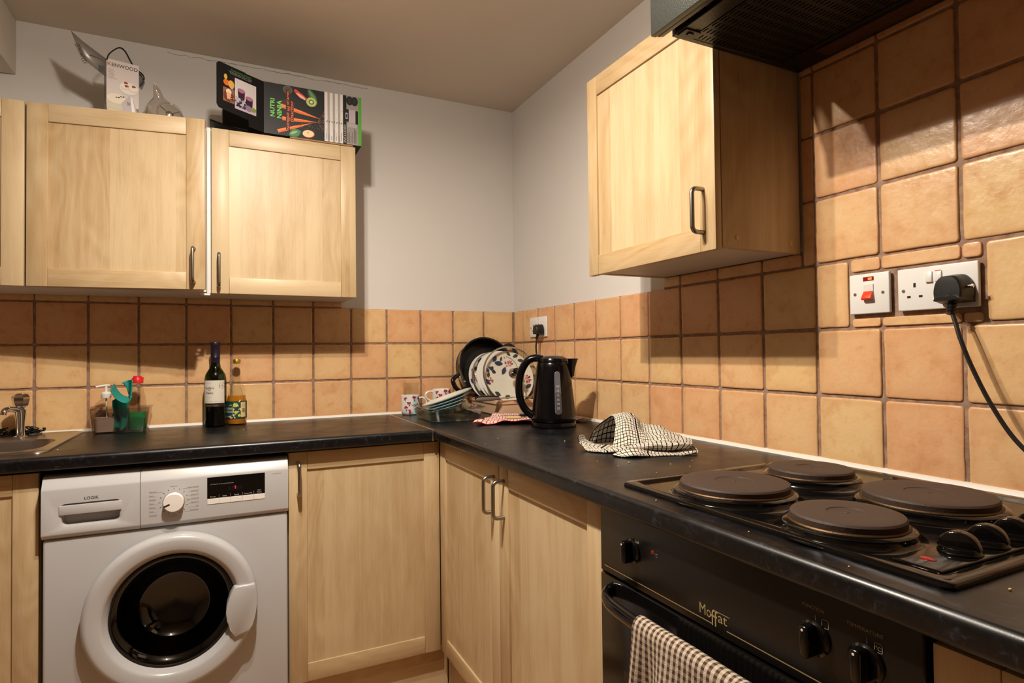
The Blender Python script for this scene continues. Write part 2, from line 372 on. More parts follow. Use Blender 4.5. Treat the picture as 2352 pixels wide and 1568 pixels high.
def tiles(rects, mp, name, parent):
    """every glazed tile has its own wobbly rounded outline; mp(u, v, h) puts it on the wall"""
    bm = NB(); cl = bm.loops.layers.float_color.new('Col')
    for (u0, u1, v0, v1) in rects:
        w_, h_ = u1-u0, v1-v0; g = .0037 if min(w_, h_) > .06 else .002; sm = min(1, min(w_, h_)/.07); r = min(.006, .25*min(w_, h_)); rnd = random.random(); sd = random.random()*50
        tilt = [random.uniform(-.0006, .0006) for _ in range(3)]
        pts = rrect(u0+g, u1-g, v0+g, v1-g, r, 3); P = []
        for i in range(len(pts)):
            a, c = Vector(pts[i]), Vector(pts[(i+1) % len(pts)]); P.append(a)
            k = int((c-a).length/.018)
            for j in range(1, k): P.append(a.lerp(c, j/k))
        cx, cy = (u0+u1)/2, (v0+v1)/2; out = []
        for p in P:
            n = noise.noise(Vector((p.x*38+sd, p.y*38, sd)))*.0013
            d = Vector((p.x-cx, p.y-cy)); d.normalize(); out.append(p+d*n)
        loops = []
        for ins, h in ((0, -.002), (.0002, .0026), (.0008, .0039), (.0019, .0046), (.0045, .0049), (.008, .0050)):
            L = []; ins *= sm
            for p in out:
                q = Vector((cx+(p.x-cx)*(1-2*ins/w_), cy+(p.y-cy)*(1-2*ins/h_)))
                L.append(mp(q.x, q.y, h+(tilt[0]+tilt[1]*(q.x-cx)/w_*2+tilt[2]*(q.y-cy)/h_*2 if h > 0 else 0)))
            loops.append(L)
        mid = [mp(cx+(p.x-cx)*.6, cy+(p.y-cy)*.6, .0050+tilt[0]) for p in out]; loops.append(mid)
        n0 = len(bm.faces); rings = loft(bm, loops)
        cv = bm.verts.new(mp(cx, cy, .0051+tilt[0])); last = rings[-1]
        for i in range(len(last)): bm.faces.new((last[i], last[(i+1) % len(last)], cv))
        bm.faces.ensure_lookup_table()
        edge = {}
        for ri, ring in enumerate(rings):
            for v in ring: edge[v] = 1 if ri < 6 else .6
        for f in bm.faces[n0:]:
            for l in f.loops: l[cl] = (rnd, edge.get(l.vert, 0), 0, 1)
    return obj(name, bm, M_['tile'], parent, angle=60)
ZR = [.9017+.1492*k for k in range(8)]
mpB = lambda u, v, h: Vector((u, -.002-h, v))
mpR = lambda u, v, h: Vector((-.002-h, u, v))
xs = [-.008]+[-(.1584+.15*k) for k in range(20)]
rb = []
for a, c in zip(xs, xs[1:]):
    if c < -2.98: break
    for k in range(3): rb.append((c, a, ZR[k], ZR[k+1]))
    if a < -.78:
        rb.append((c, a, ZR[3], ZR[3]+.026))
    elif c < -.79: rb.append((c, -.794, ZR[3], ZR[3]+.026)) if a > -.794 else None
for q in [r for r in rb if r and r[1]-r[0] > .2]: rb.remove(q)
rb = [r for r in rb if r]
xi = [x for x in xs if x < -.794]
tiles(rb, mpB, 'tile_splashback', wall_back)
b = NB(); bx(b, -2.99, -.796, -.0028, .001, WT, ZR[3]+.03); bx(b, -.796, -.002, -.0028, .001, WT, ZR[3]-.003); obj('grout_bed', b, M_['grout'], wall_back)
ys = [-.009, -.1, -.245]+[-(.39+.15*k) for k in range(21)]
rr = []
for a, c in zip(ys, ys[1:]):
    for k in range(3):
        if k == 2 and abs(c+1.74) < .01: rr += [(-1.672, a, ZR[2], ZR[3]), (c, -1.674, 1.319, ZR[3]), (c, -1.674, ZR[2], 1.222)]; continue
        if k == 2 and abs(c+1.89) < .01: rr += [(c, a, 1.319, ZR[3]), (c, a, ZR[2], 1.222)]; continue
        if k == 2 and abs(c+2.04) < .01: rr += [(-1.924, a, 1.319, ZR[3]), (-1.924, a, ZR[2], 1.222), (c, -1.926, ZR[2], ZR[3])]; continue
        rr.append((c, a, ZR[k], ZR[k+1]))
    if -1.56 < a < -.95 and c > -1.6:
        aa, cc = min(a, -1.063), max(c, -1.556)
        if aa-cc > .02: rr.append((cc, aa, ZR[3], 1.383))
    if a < -1.58:
        for k in (3, 4, 5): rr.append((c, a, ZR[k], ZR[k+1]))
        rr.append((c, a, ZR[6], ZR[6]+.03))
rr += [(-1.589, -1.557, ZR[k], ZR[k+1]) for k in (3, 4, 5)]+[(-1.589, -1.557, ZR[6], ZR[6]+.02)]
tiles(rr, mpR, 'tile_splashback', wall_right)
b = NB(); bx(b, -.0028, .001, -3.3, -1.5565, WT, 1.83); bx(b, -.0028, .001, -1.5565, -1.065, WT, 1.385); bx(b, -.0028, .001, -1.065, -.002, WT, ZR[3]-.003)
obj('grout_bed', b, M_['grout'], wall_right)
# sealant beads along the worktop
def bead(path, nrm, name, parent):
    bm = NB(); loops = []
    for i, p in enumerate(path):
        wv = .0015*noise.noise(Vector((i*.37, 3, nrm[0]*5))); p = Vector(p); n = Vector(nrm)
        loops.append([p+n*-.002, p+n*(.013+wv), p+n*(.0105+wv)+Vector((0, 0, .005)), p+n*.0095+Vector((0, 0, .0085+wv)), p+n*-.002+Vector((0, 0, .0095+wv))])
    loft(bm, loops, cap0=True, cap1=True); return obj(name, bm, M_['sealant'], parent)
bead([(-2.98+.04*i, 0, WT) for i in range(75)], (0, -1, 0), 'sealant_bead', wall_back)
bead([(0, -.02-.05*i, WT) for i in range(60)], (-1, 0, 0), 'sealant_bead', wall_right)
# hairline crack where the wall meets the ceiling
b = NB(); P = []
for i in range(60):
    x = -1.42+i*.0125; P.append((x, -.0006, CEIL-.012-.012*abs(noise.noise(Vector((i*.23, 1, 0))))-.006*noise.noise(Vector((i*.9, 4, 0)))))
tube(b, P, [.0004+.0008*abs(noise.noise(Vector((i*.31, 9, 0)))) for i in range(60)], 5); obj('plaster_crack', b, M_['stain'], wall_back)

# ------------------------------------------------------------------ doors, handles, cabinets
def handle_bm(x, z0, z1, off=.032, r=.0052):
    """bow handle on a door whose face is y = 0, local coordinates"""
    bm = NB(); P = [(x, .002, z0), (x, -off+.012, z0)]
    for i in range(1, 6): a = R(90*i/5); P.append((x, -off+.012-.012*math.sin(a), z0+.012-.012*math.cos(a)))
    for i in range(6): a = R(90*i/5); P.append((x, -off+.012-.012*math.cos(a), z1-.012+.012*math.sin(a)))
    P.append((x, .002, z1)); tube(bm, P, r, 12); return bm
def make_door(parent, M, wd, h, handle=None, stile=.054, rail=.055):
    """framed door in its own frame (x along the width, y = 0 the face, z up), placed by M"""
    bm = NB(); e = .0018; r = .006
    bx(bm, 0, stile, 0, .018, 0, h, e, 2, 0); bx(bm, wd-stile, wd, 0, .018, 0, h, e, 2, 0)
    bx(bm, stile+.0003, wd-stile-.0003, .0004, .018, 0, rail, e, 2, 1); bx(bm, stile+.0003, wd-stile-.0003, .0004, .018, h-rail, h, e, 2, 1)
    bx(bm, stile-.004, wd-stile+.004, r, .016, rail-.004, h-rail+.004, 0, 2, 0)
    o = obj('door', bm, [M_['wood_v'], M_['wood_h']], parent, local=True); o.matrix_local = MW[parent.name].inverted() @ M
    if handle:
        hb = handle_bm(*handle); ho = obj('handle', hb, M_['nickel'], parent, local=True, label='brushed metal bow handle'); ho.parent = o
    return o
T_ = Matrix.Translation; RZ = lambda a: Matrix.Rotation(a, 4, 'Z')
def carcass(parent, x0, x1, y0, y1, z0, z1, t=.016, side=None, mats=None):
    bm = NB()
    bx(bm, x0, x0+t, y0, y1, z0, z1, .0006, 1); bx(bm, x1-t, x1, y0, y1, z0, z1, .0006, 1)
    bx(bm, x0+t, x1-t, y0, y1, z0, z0+t, 0); bx(bm, x0+t, x1-t, y0, y1, z1-t, z1, 0); bx(bm, x0+t, x1-t, y1-.006, y1, z0+t, z1-t, 0)
    return obj('carcass', bm, mats or M_['white_melamine'], parent)
ZB, ZT = 1.371, 1.93
t = thing('wall_cabinet', 'pale maple wall cabinet at the left edge, only its right stile showing', 'cabinet', (-2.02, -.14, ZB), group='maple wall cabinets')
carcass(t, -2.27, -1.768, -.271, -.010, ZB, ZT-.005); make_door(t, T_((-2.268, -.29, ZB)), .499, .555)
t = thing('wall_cabinet', 'maple wall cabinet with its door slightly ajar, under the tall white box', 'cabinet', (-1.52, -.14, ZB), group='maple wall cabinets')
carcass(t, -1.766, -1.284, -.271, -.010, ZB, ZT-.005)
make_door(t, T_((-1.764, -.29, ZB)) @ RZ(R(-7.8)), .481, .555, (.450, .024, .132))
t = thing('wall_cabinet', 'maple wall cabinet with closed door under the black blender box', 'cabinet', (-1.035, -.14, ZB), group='maple wall cabinets')
carcass(t, -1.2835, -.79, -.271, -.010, ZB, ZT-.005)
make_door(t, T_((-1.270, -.29, ZB-.005)), .478, .559, (.023, .024, .132))
b = NB(); bx(b, -1.2835, -1.272, -.2885, -.272, ZB-.006, ZT-.006, .001); bx(b, -1.303, -1.2735, -.287, -.272, ZB-.012, ZB-.0055, .001); obj('edge_strip', b, M_['white_plastic'], t, label='white edge strip and clip')
# wall cabinet beside the hood
t = thing('wall_cabinet', 'maple wall cabinet on the right wall beside the black hood', 'cabinet', (-.14, -1.31, 1.38), group='maple wall cabinets')
bm = NB(); y0, y1, z0, z1 = -1.556, -1.068, 1.38, 1.943
bx(bm, -.258, -.012, y0, y0+.016, z0, z1, .0006, 1, 1); bx(bm, -.258, -.012, y1-.016, y1, z0, z1, .0006, 1, 1); bx(bm, -.258, -.012, y0+.016, y1-.016, z0+.002, z0+.018); bx(bm, -.258, -.012, y0+.016, y1-.016, z1-.016, z1); bx(bm, -.018, -.012, y0+.016, y1-.016, z0+.018, z1-.016)
obj('carcass', bm, [M_['under_melamine'], M_['wood_v']], t)
make_door(t, T_((-.28, -1.066, 1.374)) @ RZ(R(-90)), .492, .566, (.456, .042, .138), stile=.046)
for px, pz in ((-.215, 1.404), (-.045, 1.404)):
    b = NB(); lathe(b, [(0, .0012), (.005, .0012), (.0062, .0004), (.0064, 0)], 20, T_((px, -1.5562, pz)) @ Matrix.Rotation(R(90), 4, 'X'), cap0=True); obj('screw_cap', b, M_['peach_wood'], t)

# base units
t = thing('base_cabinet', 'maple base cabinet under the sink, left of the washing machine', 'cabinet', (-1.92, -.28, 0), group='maple base cabinets')
carcass(t, -2.17, -1.668, -.552, -.02, .15, .74); make_door(t, T_((-2.168, -.571, .15)), .5, .706)
t = thing('base_cabinet', 'maple base cabinet between the washing machine and the corner', 'cabinet', (-.8, -.28, 0), group='maple base cabinets')
carcass(t, -1.056, -.6, -.552, -.02, .15, .86); make_door(t, T_((-1.056, -.571, .15)), .4840, .706, (.0285, .578, .674))
t = thing('base_cabinet', 'double-door maple base cabinet beside the black oven', 'cabinet', (-.28, -1.06, 0), group='maple base cabinets')
carcass(t, -.552, -.02, -1.535, -.56, .15, .86)
make_door(t, T_((-.571, -.5735, .15)) @ RZ(R(-90)), 0.481, .706, (.4525, .573, .668))
make_door(t, T_((-.571, -1.0585, .15)) @ RZ(R(-90)), .479, .706, (.031, .573, .668))
t = thing('base_cabinet', 'maple base cabinet in the bottom right corner past the oven', 'cabinet', (-.28, -2.4, 0), group='maple base cabinets')
carcass(t, -.552, -.02, -2.64, -2.14, .15, .86); make_door(t, T_((-.571, -2.137, .15)) @ RZ(R(-90)), .5, .7, stile=.06)
b = NB(); bx(b, -1.057, -.535, -.532, -.516, 0, .149); bx(b, -2.6, -1.658, -.532, -.516, 0, .149) if 0 else None; tag(obj('plinth', b, M_['wood_h']), 'maple plinth board under the corner base cabinet beside the washing machine', 'plinth', 'plinth boards')
b = NB(); bx(b, -.532, -.516, -2.9, -.534, 0, .118); tag(obj('plinth', b, M_['wood_v']), 'maple plinth board under the cabinets on the right run', 'plinth', 'plinth boards')

# worktops: rolled front edge, left one lets in the sink
def wt_prof(f):
    h = .036; r = .011; P = [(0, 0), (0, -h)]
    P += [(f-.012, -h)]
    for i in range(7): a = R(-90+90*i/6); P.append((f-.008+.008*math.cos(a), -h+.008+.008*math.sin(a)))
    for i in range(7): a = R(90*i/6); P.append((f-r+r*math.cos(a), -r+r*math.sin(a)))
    return P
b = NB(); prism(b, [(-2.99, -.001-d, WT+z) for d, z in wt_prof(.603)], (2.99-.6075, 0, 0))
t = thing('worktop', 'black speckled worktop along the back wall holding the sink', 'worktop', (-1.8, -.3, WT-.036), group='black worktops')
wl = obj('slab', b, M_['worktop'], t)
cut = NB(); loft(cut, [[(x, y, z) for x, y in rrect(-2.17, -1.69, -.462, -.17, .06)] for z in (.8, 1.0)], cap0=True, cap1=True); subtract(wl, cut)
b = NB(); bx(b, -.6075, -.5995, -.6045, -.002, WT-.037, WT+.0012, .0012); obj('joint_strip', b, M_['steel'], t, label='thin metal joint strip')
b = NB(); prism(b, [(-.001-d, -.002, WT+z) for d, z in wt_prof(.5985 if 0 else .598)], (0, -2.95, 0))
t = thing('worktop', 'black speckled worktop along the right wall holding the hob', 'worktop', (-.3, -1.5, WT-.036), group='black worktops')
wr = obj('slab', b, M_['worktop'], t)

# ------------------------------------------------------------------ sink and tap
t = thing('sink', 'stainless steel inset sink at the left end of the worktop', 'sink', (-1.95, -.26, WT))
b = NB(); Lp = lambda x0, x1, y0, y1, r, z: [(x, y, z) for x, y in rrect(x0, x1, y0, y1, r, 8)]
loft(b, [Lp(-2.3, -1.664, -.512, -.022, .03, WT+.0002), Lp(-2.3, -1.665, -.511, -.023, .03, WT+.004), Lp(-2.296, -1.669, -.507, -.027, .03, WT+.0055), Lp(-2.29, -1.676, -.5, -.034, .03, WT+.004), Lp(-2.2, -1.683, -.47, -.165, .075, WT+.002),
         Lp(-2.16, -1.700, -.452, -.18, .07, WT+.0015), Lp(-2.157, -1.703, -.449, -.183, .07, WT-.004), Lp(-2.145, -1.715, -.437, -.195, .07, WT-.13), Lp(-2.12, -1.74, -.412, -.22, .06, WT-.15)], cap1=True)
obj('basin', b, M_['steel'], t)
t = thing('tap', 'chrome pillar tap with a faceted head behind the sink', 'tap', (-1.82, -.105, WT+.003))
b = NB(); X0, Y0 = -1.82, -.105
lathe(b, [(.019, .0), (.019, .003), (.0125, .006), (.0115, .02), (.0125, .05), (.0155, .075), (.0165, .088), (.013, .092), (.010, .096), (.010, .1)], 24, T_((X0, Y0, WT+.003)), cap0=True, cap1=True); obj('pillar', b, M_['chrome'], t)
b = NB(); tube(b, spline([(X0, Y0, .986), (X0-.012, Y0-.022, .994), (X0-.022, Y0-.045, .996), (X0-.027, Y0-.056, .990), (X0-.028, Y0-.058, .980)], 5), .0085, 14); obj('spout', b, M_['chrome'], t)
b = NB()
def facet(r, z, k=6, sft=0): return [(X0+r*math.cos(2*PI*(i+sft)/k/2)*(1 if i % 2 == 0 else .86), Y0+r*math.sin(2*PI*(i+sft)/k/2)*(1 if i % 2 == 0 else .86), z) for i in range(2*k)]
loft(b, [facet(.013, .997), facet(.019, 1.004), facet(.0235, 1.022), facet(.024, 1.030), facet(.019, 1.040), facet(.011, 1.043)], cap0=True, cap1=True); obj('tap_head', b, M_['chrome'], t, angle=12)
b = NB()
for i in range(64):
    p = Vector((-1.95+.17*random.random(), -.05+.012*random.uniform(-1, 1), WT+.006+.012*random.random())); P = [p]
    for k in range(7):
        p = p+Vector((random.uniform(-.014, .014), random.uniform(-.005, .005), random.uniform(-.007, .007))); p.z = min(max(p.z, WT+.0065), WT+.03); p.y = min(max(p.y, -.068), -.034); P.append(p)
    tube(b, P, .0022, 5)
tag(obj('scourer', b, M_['scour']), 'black wiry scourer lying behind the chrome tap', 'scourer')

# ------------------------------------------------------------------ washing machine
RX = lambda a: Matrix.Rotation(a, 4, 'X')
t = thing('washing_machine', 'white front-loading washing machine with round dark glass door', 'washing machine', (-1.3575, -.3, 0))
wx0, wx1, wcx, wcz = -1.655, -1.061, -1.3585, .455
b = NB(); bx(b, wx0, wx1, -.592, -.03, .02, .683, .007, 3); bx(b, wx0+.002, wx1-.002, -.55, -.03, .68, .840, .004, 2)
body = obj('body', b, M_['white_enamel'], t)
AX = T_((wcx, -.6, wcz)) @ RX(R(90))          # local z points at the viewer (-y)
cut = NB(); lathe(cut, [(.166, -.36), (.166, .03)], 64, AX, cap0=True, cap1=True); subtract(body, cut)
prof = [(-.54, .847), (-.562, .8475), (-.580, .845), (-.587, .838), (-.6005, .816), (-.602, .812), (-.602, .698), (-.6005, .694), (-.592, .6855), (-.54, .6855)]
b = NB(); prism(b, [(-1.4385, y, z) for y, z in prof], (-1.4385+1.0595+.758, 0, 0) if 0 else (1.4385-1.0595, 0, 0), bev=.0006, seg=1); panel = obj('control_panel', b, M_['white_enamel'], t)
b = NB(); prism(b, [(-1.6565, y, z) for y, z in prof], (1.6565-1.4397, 0, 0), bev=.0006, seg=1); dr = obj('detergent_drawer', b, M_['white_enamel'], t)
cut = NB(); loft(cut, [[(x, y, z) for x, z in rrect(-1.6175+k, -1.482-k, .7135+k, .775, .012, 5)] for y, k in ((-.62, -.0), (-.6021, 0), (-.599, .004), (-.578, .006))], cap0=True, cap1=True); subtract(dr, cut)
b = NB(); bx(b, -1.6185, -1.4815, -.6045, -.597, .746, .7705, .0015, 2); obj('pull', b, M_['white_enamel'], dr)
b = NB(); lathe(b, [(.0268, -.001), (.0268, .003), (.0262, .0035)], 48, T_((-1.3587, -.602, .7525)) @ RX(R(90)), cap1=True); d0 = obj('dial', b, M_['grey_plastic'], t, label='round programme dial with a dark pointer')
b = NB(); lathe(b, [(.0256, .002), (.0252, .018), (.0245, .0205), (.0235, .0213), (.012, .0216), (0, .0217)], 48, T_((-1.3587, -.602, .7525)) @ RX(R(90))); obj('dial_cap', b, M_['white_plastic'], d0)
pf = plane((-1.3587, -.602, .7525), (1, 0, 0), (0, 0, 1))
p = Print(lambda u, v, k: pf(u, v, k+.0217)); a = R(200)
p.line(.0095*math.cos(a), .0095*math.sin(a), .0248*math.cos(a), .0248*math.sin(a), .0042, '1c1a1a'); p.make('pointer', d0)
# panel print
p = Print(pf)
for i in range(16):
    a = R(90-22.5*i); p.line(.0325*math.cos(a), .0325*math.sin(a), .0368*math.cos(a), .0368*math.sin(a), .0012, '3a3838')
Lw = ['Baby Care', 'Sports', 'Synthetic', 'Mixed', 'Delicate', 'Wool', 'Drain Only']; Rw = ['Cotton Intensive', 'Cotton 60°', 'Cotton 40°', 'Cotton 20', 'Express 15', 'Eco', 'Rinse & Spin']
for i, s in enumerate(Lw):
    z = .030-.0107*i; p.text(s, -.059, z, .0042, '6a6664'); p.line(-.059, z-.0012, -.042 if i else -.026, z-.0012, .0004, '8a8683')
p.make('programme_print', panel, M_['print_matt']); p = Print(pf)
for i, s in enumerate(Rw):
    z = .034-.0107*i; p.text(s, .0605, z, .0042, '6a6664', align='R'); p.line(.020 if i in (0, 6) else .036, z-.0012, .0605, z-.0012, .0004, '8a8683')
p.make('programme_print', panel, M_['print_matt']); p = Print(pf)
p.text('Favourite', 0, .0405, .0042, '6a6664', align='C'); p.make('programme_print', panel, M_['print_matt']); p = Print(pf)
p.text('Spin Only', 0, -.0415, .0042, '6a6664', align='C')
p.make('programme_print', panel, M_['print_matt']); p = Print(pf)
p.text('L814WM16', .268, .049, .005, '8a8683', align='C')
p.make('model_lettering', panel, M_['print_matt'])
b = NB(); bx(b, -1.2765, -1.1245, -.6032, -.6, .7495, .8095, .0004, 1); ds = obj('display', b, M_['black_gloss'], panel)
pd = plane((-1.2765, -.6032, .7495), (1, 0, 0), (0, 0, 1)); p = Print(pd)
p.text("12' Press for 3 sec. to set Favourite", .0085, .0385, .0042, 'a8a6a4')
for i, s in enumerate(('Power', 'Delay', 'Speed', 'Temp.(°C)')): p.text(s, .0152+.0303*i, .0028, .0052, 'b8b6b4', align='C')
p.text('Start', .137, .0092, .0052, 'b8b6b4', align='C'); p.text('Pause', .137, .0034, .0052, 'b8b6b4', align='C')
for i in range(4): p.line(.0304*(i+1), 0, .0304*(i+1), .010, .0004, 'b8b6b4')
p.text('88 88', .0727, .0185, .016, '1b0f10', align='C'); p.make('display_print', panel)
b = NB()
for z in (.0235, .0285): lathe(b, [(.0013, 0), (.0013, .0006), (0, .0008)], 12, T_((-1.2037, -.6032, .7495+z)) @ RX(R(90)))
obj('colon_light', b, M_['red_led'], panel, label='red glowing display dots')
for i in range(5):
    b = NB(); bx(b, -1.2765+.0304*i+.0003, -1.2765+.0304*(i+1)-.0003, -.6034, -.6, .7335, .7488, .0005, 1); obj('button', b, M_['white_plastic'], t)
p = Print(plane((-1.5485, -.602, .786), (1, 0, 0), (0, 0, 1))); p.text('LOGIK', 0, -.0045, .0108, '3b3836', align='C', bold=.012, width=.0315); p.make('lettering', dr, M_['print_matt'])
# round door
b = NB(); lathe(b, [(.150, -.004), (.2115, -.004), (.2125, .006), (.2125, .016), (.2110, .024), (.2070, .030), (.2015, .0335), (.195, .0345), (.172, .0315), (.167, .0295), (.163, .025), (.1525, .004), (.150, -.004)], 96, AX); dn = obj('door', b, M_['white_enamel'], t)
b = NB(); lathe(b, [(.1525, .002), (.1515, .010), (.148, .0105), (.146, .006), (.145, -.012), (.1525, -.012)], 72, AX); obj('door_seal', b, M_['rubber'], dn)
b = NB(); lathe(b, [(.1465, .008), (.138, .004), (.126, -.018), (.108, -.052), (.09, -.074), (.06, -.086), (0, -.09)], 72, AX); obj('door_glass', b, M_['dark_glass'], dn, angle=80)
b = NB(); lathe(b, [(.164, -.012), (.150, -.03), (.150, -.06), (.162, -.075), (.162, -.33), (.12, -.345), (0, -.35)], 64, AX); obj('drum', b, M_['drum_steel'], t)
b = NB(); lathe(b, [(.152, -.008), (.140, -.014), (.138, -.03), (.146, -.045), (.161, -.05)], 64, AX); obj('door_gasket', b, M_['rubber'], t)
G = []
for a in [42-8.5*i for i in range(1)]: pass
for i in range(9): a = R(13-37*i/8); G.append((wcx+.2095*math.cos(a), wcz+.2095*math.sin(a)))
for i in range(7): a = -.062-.052*0; k = i/6; G.append((wcx+.155-.026*math.sin(PI*(k*.9+.05)), wcz-.096+(.046+.096)*k))
b = NB(); prism(b, [(x, -.603, z) for x, z in G], (0, -.0385, 0), bev=.004, seg=3); obj('door_grip', b, M_['white_enamel'], dn)

# ------------------------------------------------------------------ oven
t = thing('oven', 'black built-in oven under the hob with lettering in gold', 'oven', (-.3, -1.84, .15))
oy0, oy1 = -2.132, -1.5435
b = NB(); bx(b, -.556, -.03, oy0+.01, oy1-.01, .12, .858); obj('housing', b, M_['black_satin'], t)
b = NB(); bx(b, -.578, -.556, oy0, oy1, .7365, .860, .002, 2); op = obj('control_panel', b, M_['black_plastic'], t)
b = NB(); bx(b, -.579, -.556, oy0, oy1, .13, .7325, .003, 2); od = obj('oven_door', b, M_['black_gloss'], t)
b = NB(); bx(b, -.5798, -.578, oy0+.07, oy1-.07, .26, .575, .0005, 1); obj('door_window', b, M_['black_gloss'], od)
hp = [(-.578, -1.585, .712), (-.592, -1.588, .711), (-.606, -1.598, .7095), (-.616, -1.62, .7085), (-.622, -1.66, .708), (-.625, -1.74, .7075), (-.626, -1.84, .7075), (-.625, -1.93, .7075), (-.622, -2.01, .708), (-.616, -2.05, .7085), (-.606, -2.072, .7095), (-.592, -2.082, .711), (-.578, -2.085, .712)]
b = NB(); tube(b, spline(hp, 5), .0125, 16, flat=(.62, 1.1)); obj('handle', b, M_['black_gloss'], od)
po = plane((-.578, 0, 0), (0, -1, 0), (0, 0, 1))      # u runs along -y
p = Print(po)
p.line(1.556, .7485, 1.833, .7485, .0016, '94805a'); p.line(1.862, .7485, 2.128, .7485, .0016, '94805a')
p.text('Mo', 1.808, .7555, .0235, 'a08c5e', width=.0235); p.text('ff', 1.8315, .7465, .0345, 'a08c5e', width=.0135); p.text('at', 1.8455, .7555, .0215, 'a08c5e', width=.0175); p.line(1.838, .7695, 1.868, .7695, .0011, 'a08c5e')
for y_, s in ((1.643, 'TIMER'), (2.006, 'FUNCTION'), (2.071, 'TEMPERATURE')):
    p.text(s, y_-.002, .8345, .0062, '8d8066', align='C', width=.0125 if s == 'TIMER' else .029 if s == 'FUNCTION' else .043)
    p.line(y_+.001, .8225, y_+.001, .8285, .0008, '8d8066')
    q = [(x+y_+.014, z+.8225) for x, z in rrect(-.0044, .0044, -.005, .005, .0015, 3)]
    for (a, c), (d, e) in zip(q, q[1:]+q[:1]): p.line(a, c, d, e, .0008, '8d8066')
    if s != 'FUNCTION': p.text('°C' if s[0:2] == 'TE' else '2', y_+.014, .8197, .0065, '8d8066', align='C')
p.text('°C', 1.7085, .8085, .0085, '8d8066', align='C'); p.make('lettering', op, M_['print_matt'], label='gold lettering and dial symbols')
b = NB(); lathe(b, [(.0035, 0), (.0032, .0008), (0, .0012)], 14, T_((-.578, -1.6985, .8135)) @ Matrix.Rotation(R(-90), 4, 'Y')); obj('indicator_light', b, M_['red_lens'], op, label='small red indicator lens')
for y_ in (-1.643, -2.006, -2.071):
    K = T_((-.578, y_, .8005)) @ Matrix.Rotation(R(-90), 4, 'Y')
    b = NB(); lathe(b, [(.0215, 0), (.0213, .0035), (.0195, .005), (.0185, .006), (0, .006)], 32, K)
    # grip: a thick rounded bar standing across the knob
    bx(b, -.0195, .0195, -.0065, .0065, .005, .024, .004, 3, M=K)
    k = obj('knob', b, M_['black_gloss'], t)
    b = NB(); lathe(b, [(.0016, 0), (.0016, .0004), (0, .0005)], 10, K @ T_((.0145, 0, .024))); obj('pointer_dot', b, M_['sealant'], k, label='white pointer dot')

# ------------------------------------------------------------------ hob
t = thing('hob', 'black electric hob with four solid hotplates set into the worktop', 'hob', (-.3, -1.86, WT))
hx0, hx1, hy0, hy1 = -.551, -.052, -2.146, -1.577
b = NB(); Lq = lambda d, r, z: [(x, y, z) for x, y in rrect(hx0+d, hx1-d, hy0+d, hy1-d, r, 5)]
rings = [Lq(0, .012, WT+.0003), Lq(-.0005, .012, WT+.0035), Lq(.001, .012, WT+.007), Lq(.004, .011, WT+.0085), Lq(.016, .010, WT+.0085), Lq(.020, .010, WT+.0078), Lq(.026, .012, WT+.0042), Lq(.032, .012, WT+.0038)]
rg = loft(b, rings); b.faces.new(rg[-1]); bx(b, hx0+.034, hx1-.034, hy0+.028, -2.062, WT+.003, WT+.0072, .0025, 2)
obj('enamel_tray', b, M_['black_gloss'], t)
def hotplate(x, y, r):
    z = .9005; K = T_((x, y, 0))
    b = NB(); lathe(b, [(r+.024, .9034), (r+.018, .9046), (r+.0135, .9085), (r+.0120, .9135), (r+.0122, .9155), (r+.0095, .9178), (r+.002, .9190)], 64, K); o = obj('plate_dome', b, M_['black_gloss'], t)
    b = NB(); lathe(b, [(r+.0048, z+.0165), (r+.0045, z+.0190), (r+.0030, z+.0206), (r-.001, z+.0206)], 64, K); obj('trim_ring', b, M_['bronze_ring'], o, label='tarnished bronze trim ring')
    b = NB(); lathe(b, [(r+.0005, z+.020), (r+.001, z+.0278), (r-.001, z+.0306), (r-.004, z+.0315), (r*.7, z+.0314), (r*.36, z+.0313), (r*.35, z+.0303), (r*.33, z+.0300), (.004, z+.0300), (.003, z+.0308), (0, z+.0308)], 64, K); obj('hotplate', b, M_['iron'], o, label='dull brown cast-iron hotplate')
for q in ((-.443, -1.752, .0885), (-.226, -1.735, .0725), (-.246, -1.955, .0885), (-.462, -1.970, .0705)): hotplate(*q)
for x in (-.429, -.367, -.305, -.243):
    K = T_((x, -2.092, WT+.0072)); b = NB(); lathe(b, [(.0235, 0), (.0235, .002), (.022, .004), (.0215, .0075), (.021, .008), (0, .008)], 32, K)
    P = [(.0225*math.cos(R(180*i/14)), 0, .005+.021*math.sin(R(180*i/14))) for i in range(15)]
    prism(b, [K @ Matrix.Rotation(R(-78), 4, 'Z') @ Vector((u, -.0085, v)) for u, _, v in P], (K @ Matrix.Rotation(R(-78), 4, 'Z')).to_3x3() @ Vector((0, .017, 0)), bev=.003, seg=3)
    obj('knob', b, M_['black_gloss'], t)
b = NB(); lathe(b, [(.0062, 0), (.0058, .0014), (.003, .0024), (0, .0027)], 20, T_((-.487, -2.088, WT+.0068)) @ Matrix.Scale(1.5, 4, (0, 1, 0))); obj('indicator_light', b, M_['red_lens'], t, label='red indicator lens')

# ------------------------------------------------------------------ cooker hood
t = thing('cooker_hood', 'black cooker hood over the hob, perforated underneath', 'cooker hood', (-.22, -1.86, 1.807))
gy0, gy1 = -2.16, -1.561
b = NB(); z = 1.807
bx(b, -.395, -.012, gy1-.012, gy1, z, 1.95, .001, 1); bx(b, -.395, -.012, gy0, gy0+.012, z, 1.95, .001, 1); bx(b, -.395, -.004, gy0, gy1, 1.93, 1.96, .002, 1)
bx(b, -.072, -.012, gy0+.012, gy1-.012, z+.001, 1.93, .001, 1); bx(b, -.395, -.37, gy0+.012, gy1-.012, z, z+.008, .001, 1)
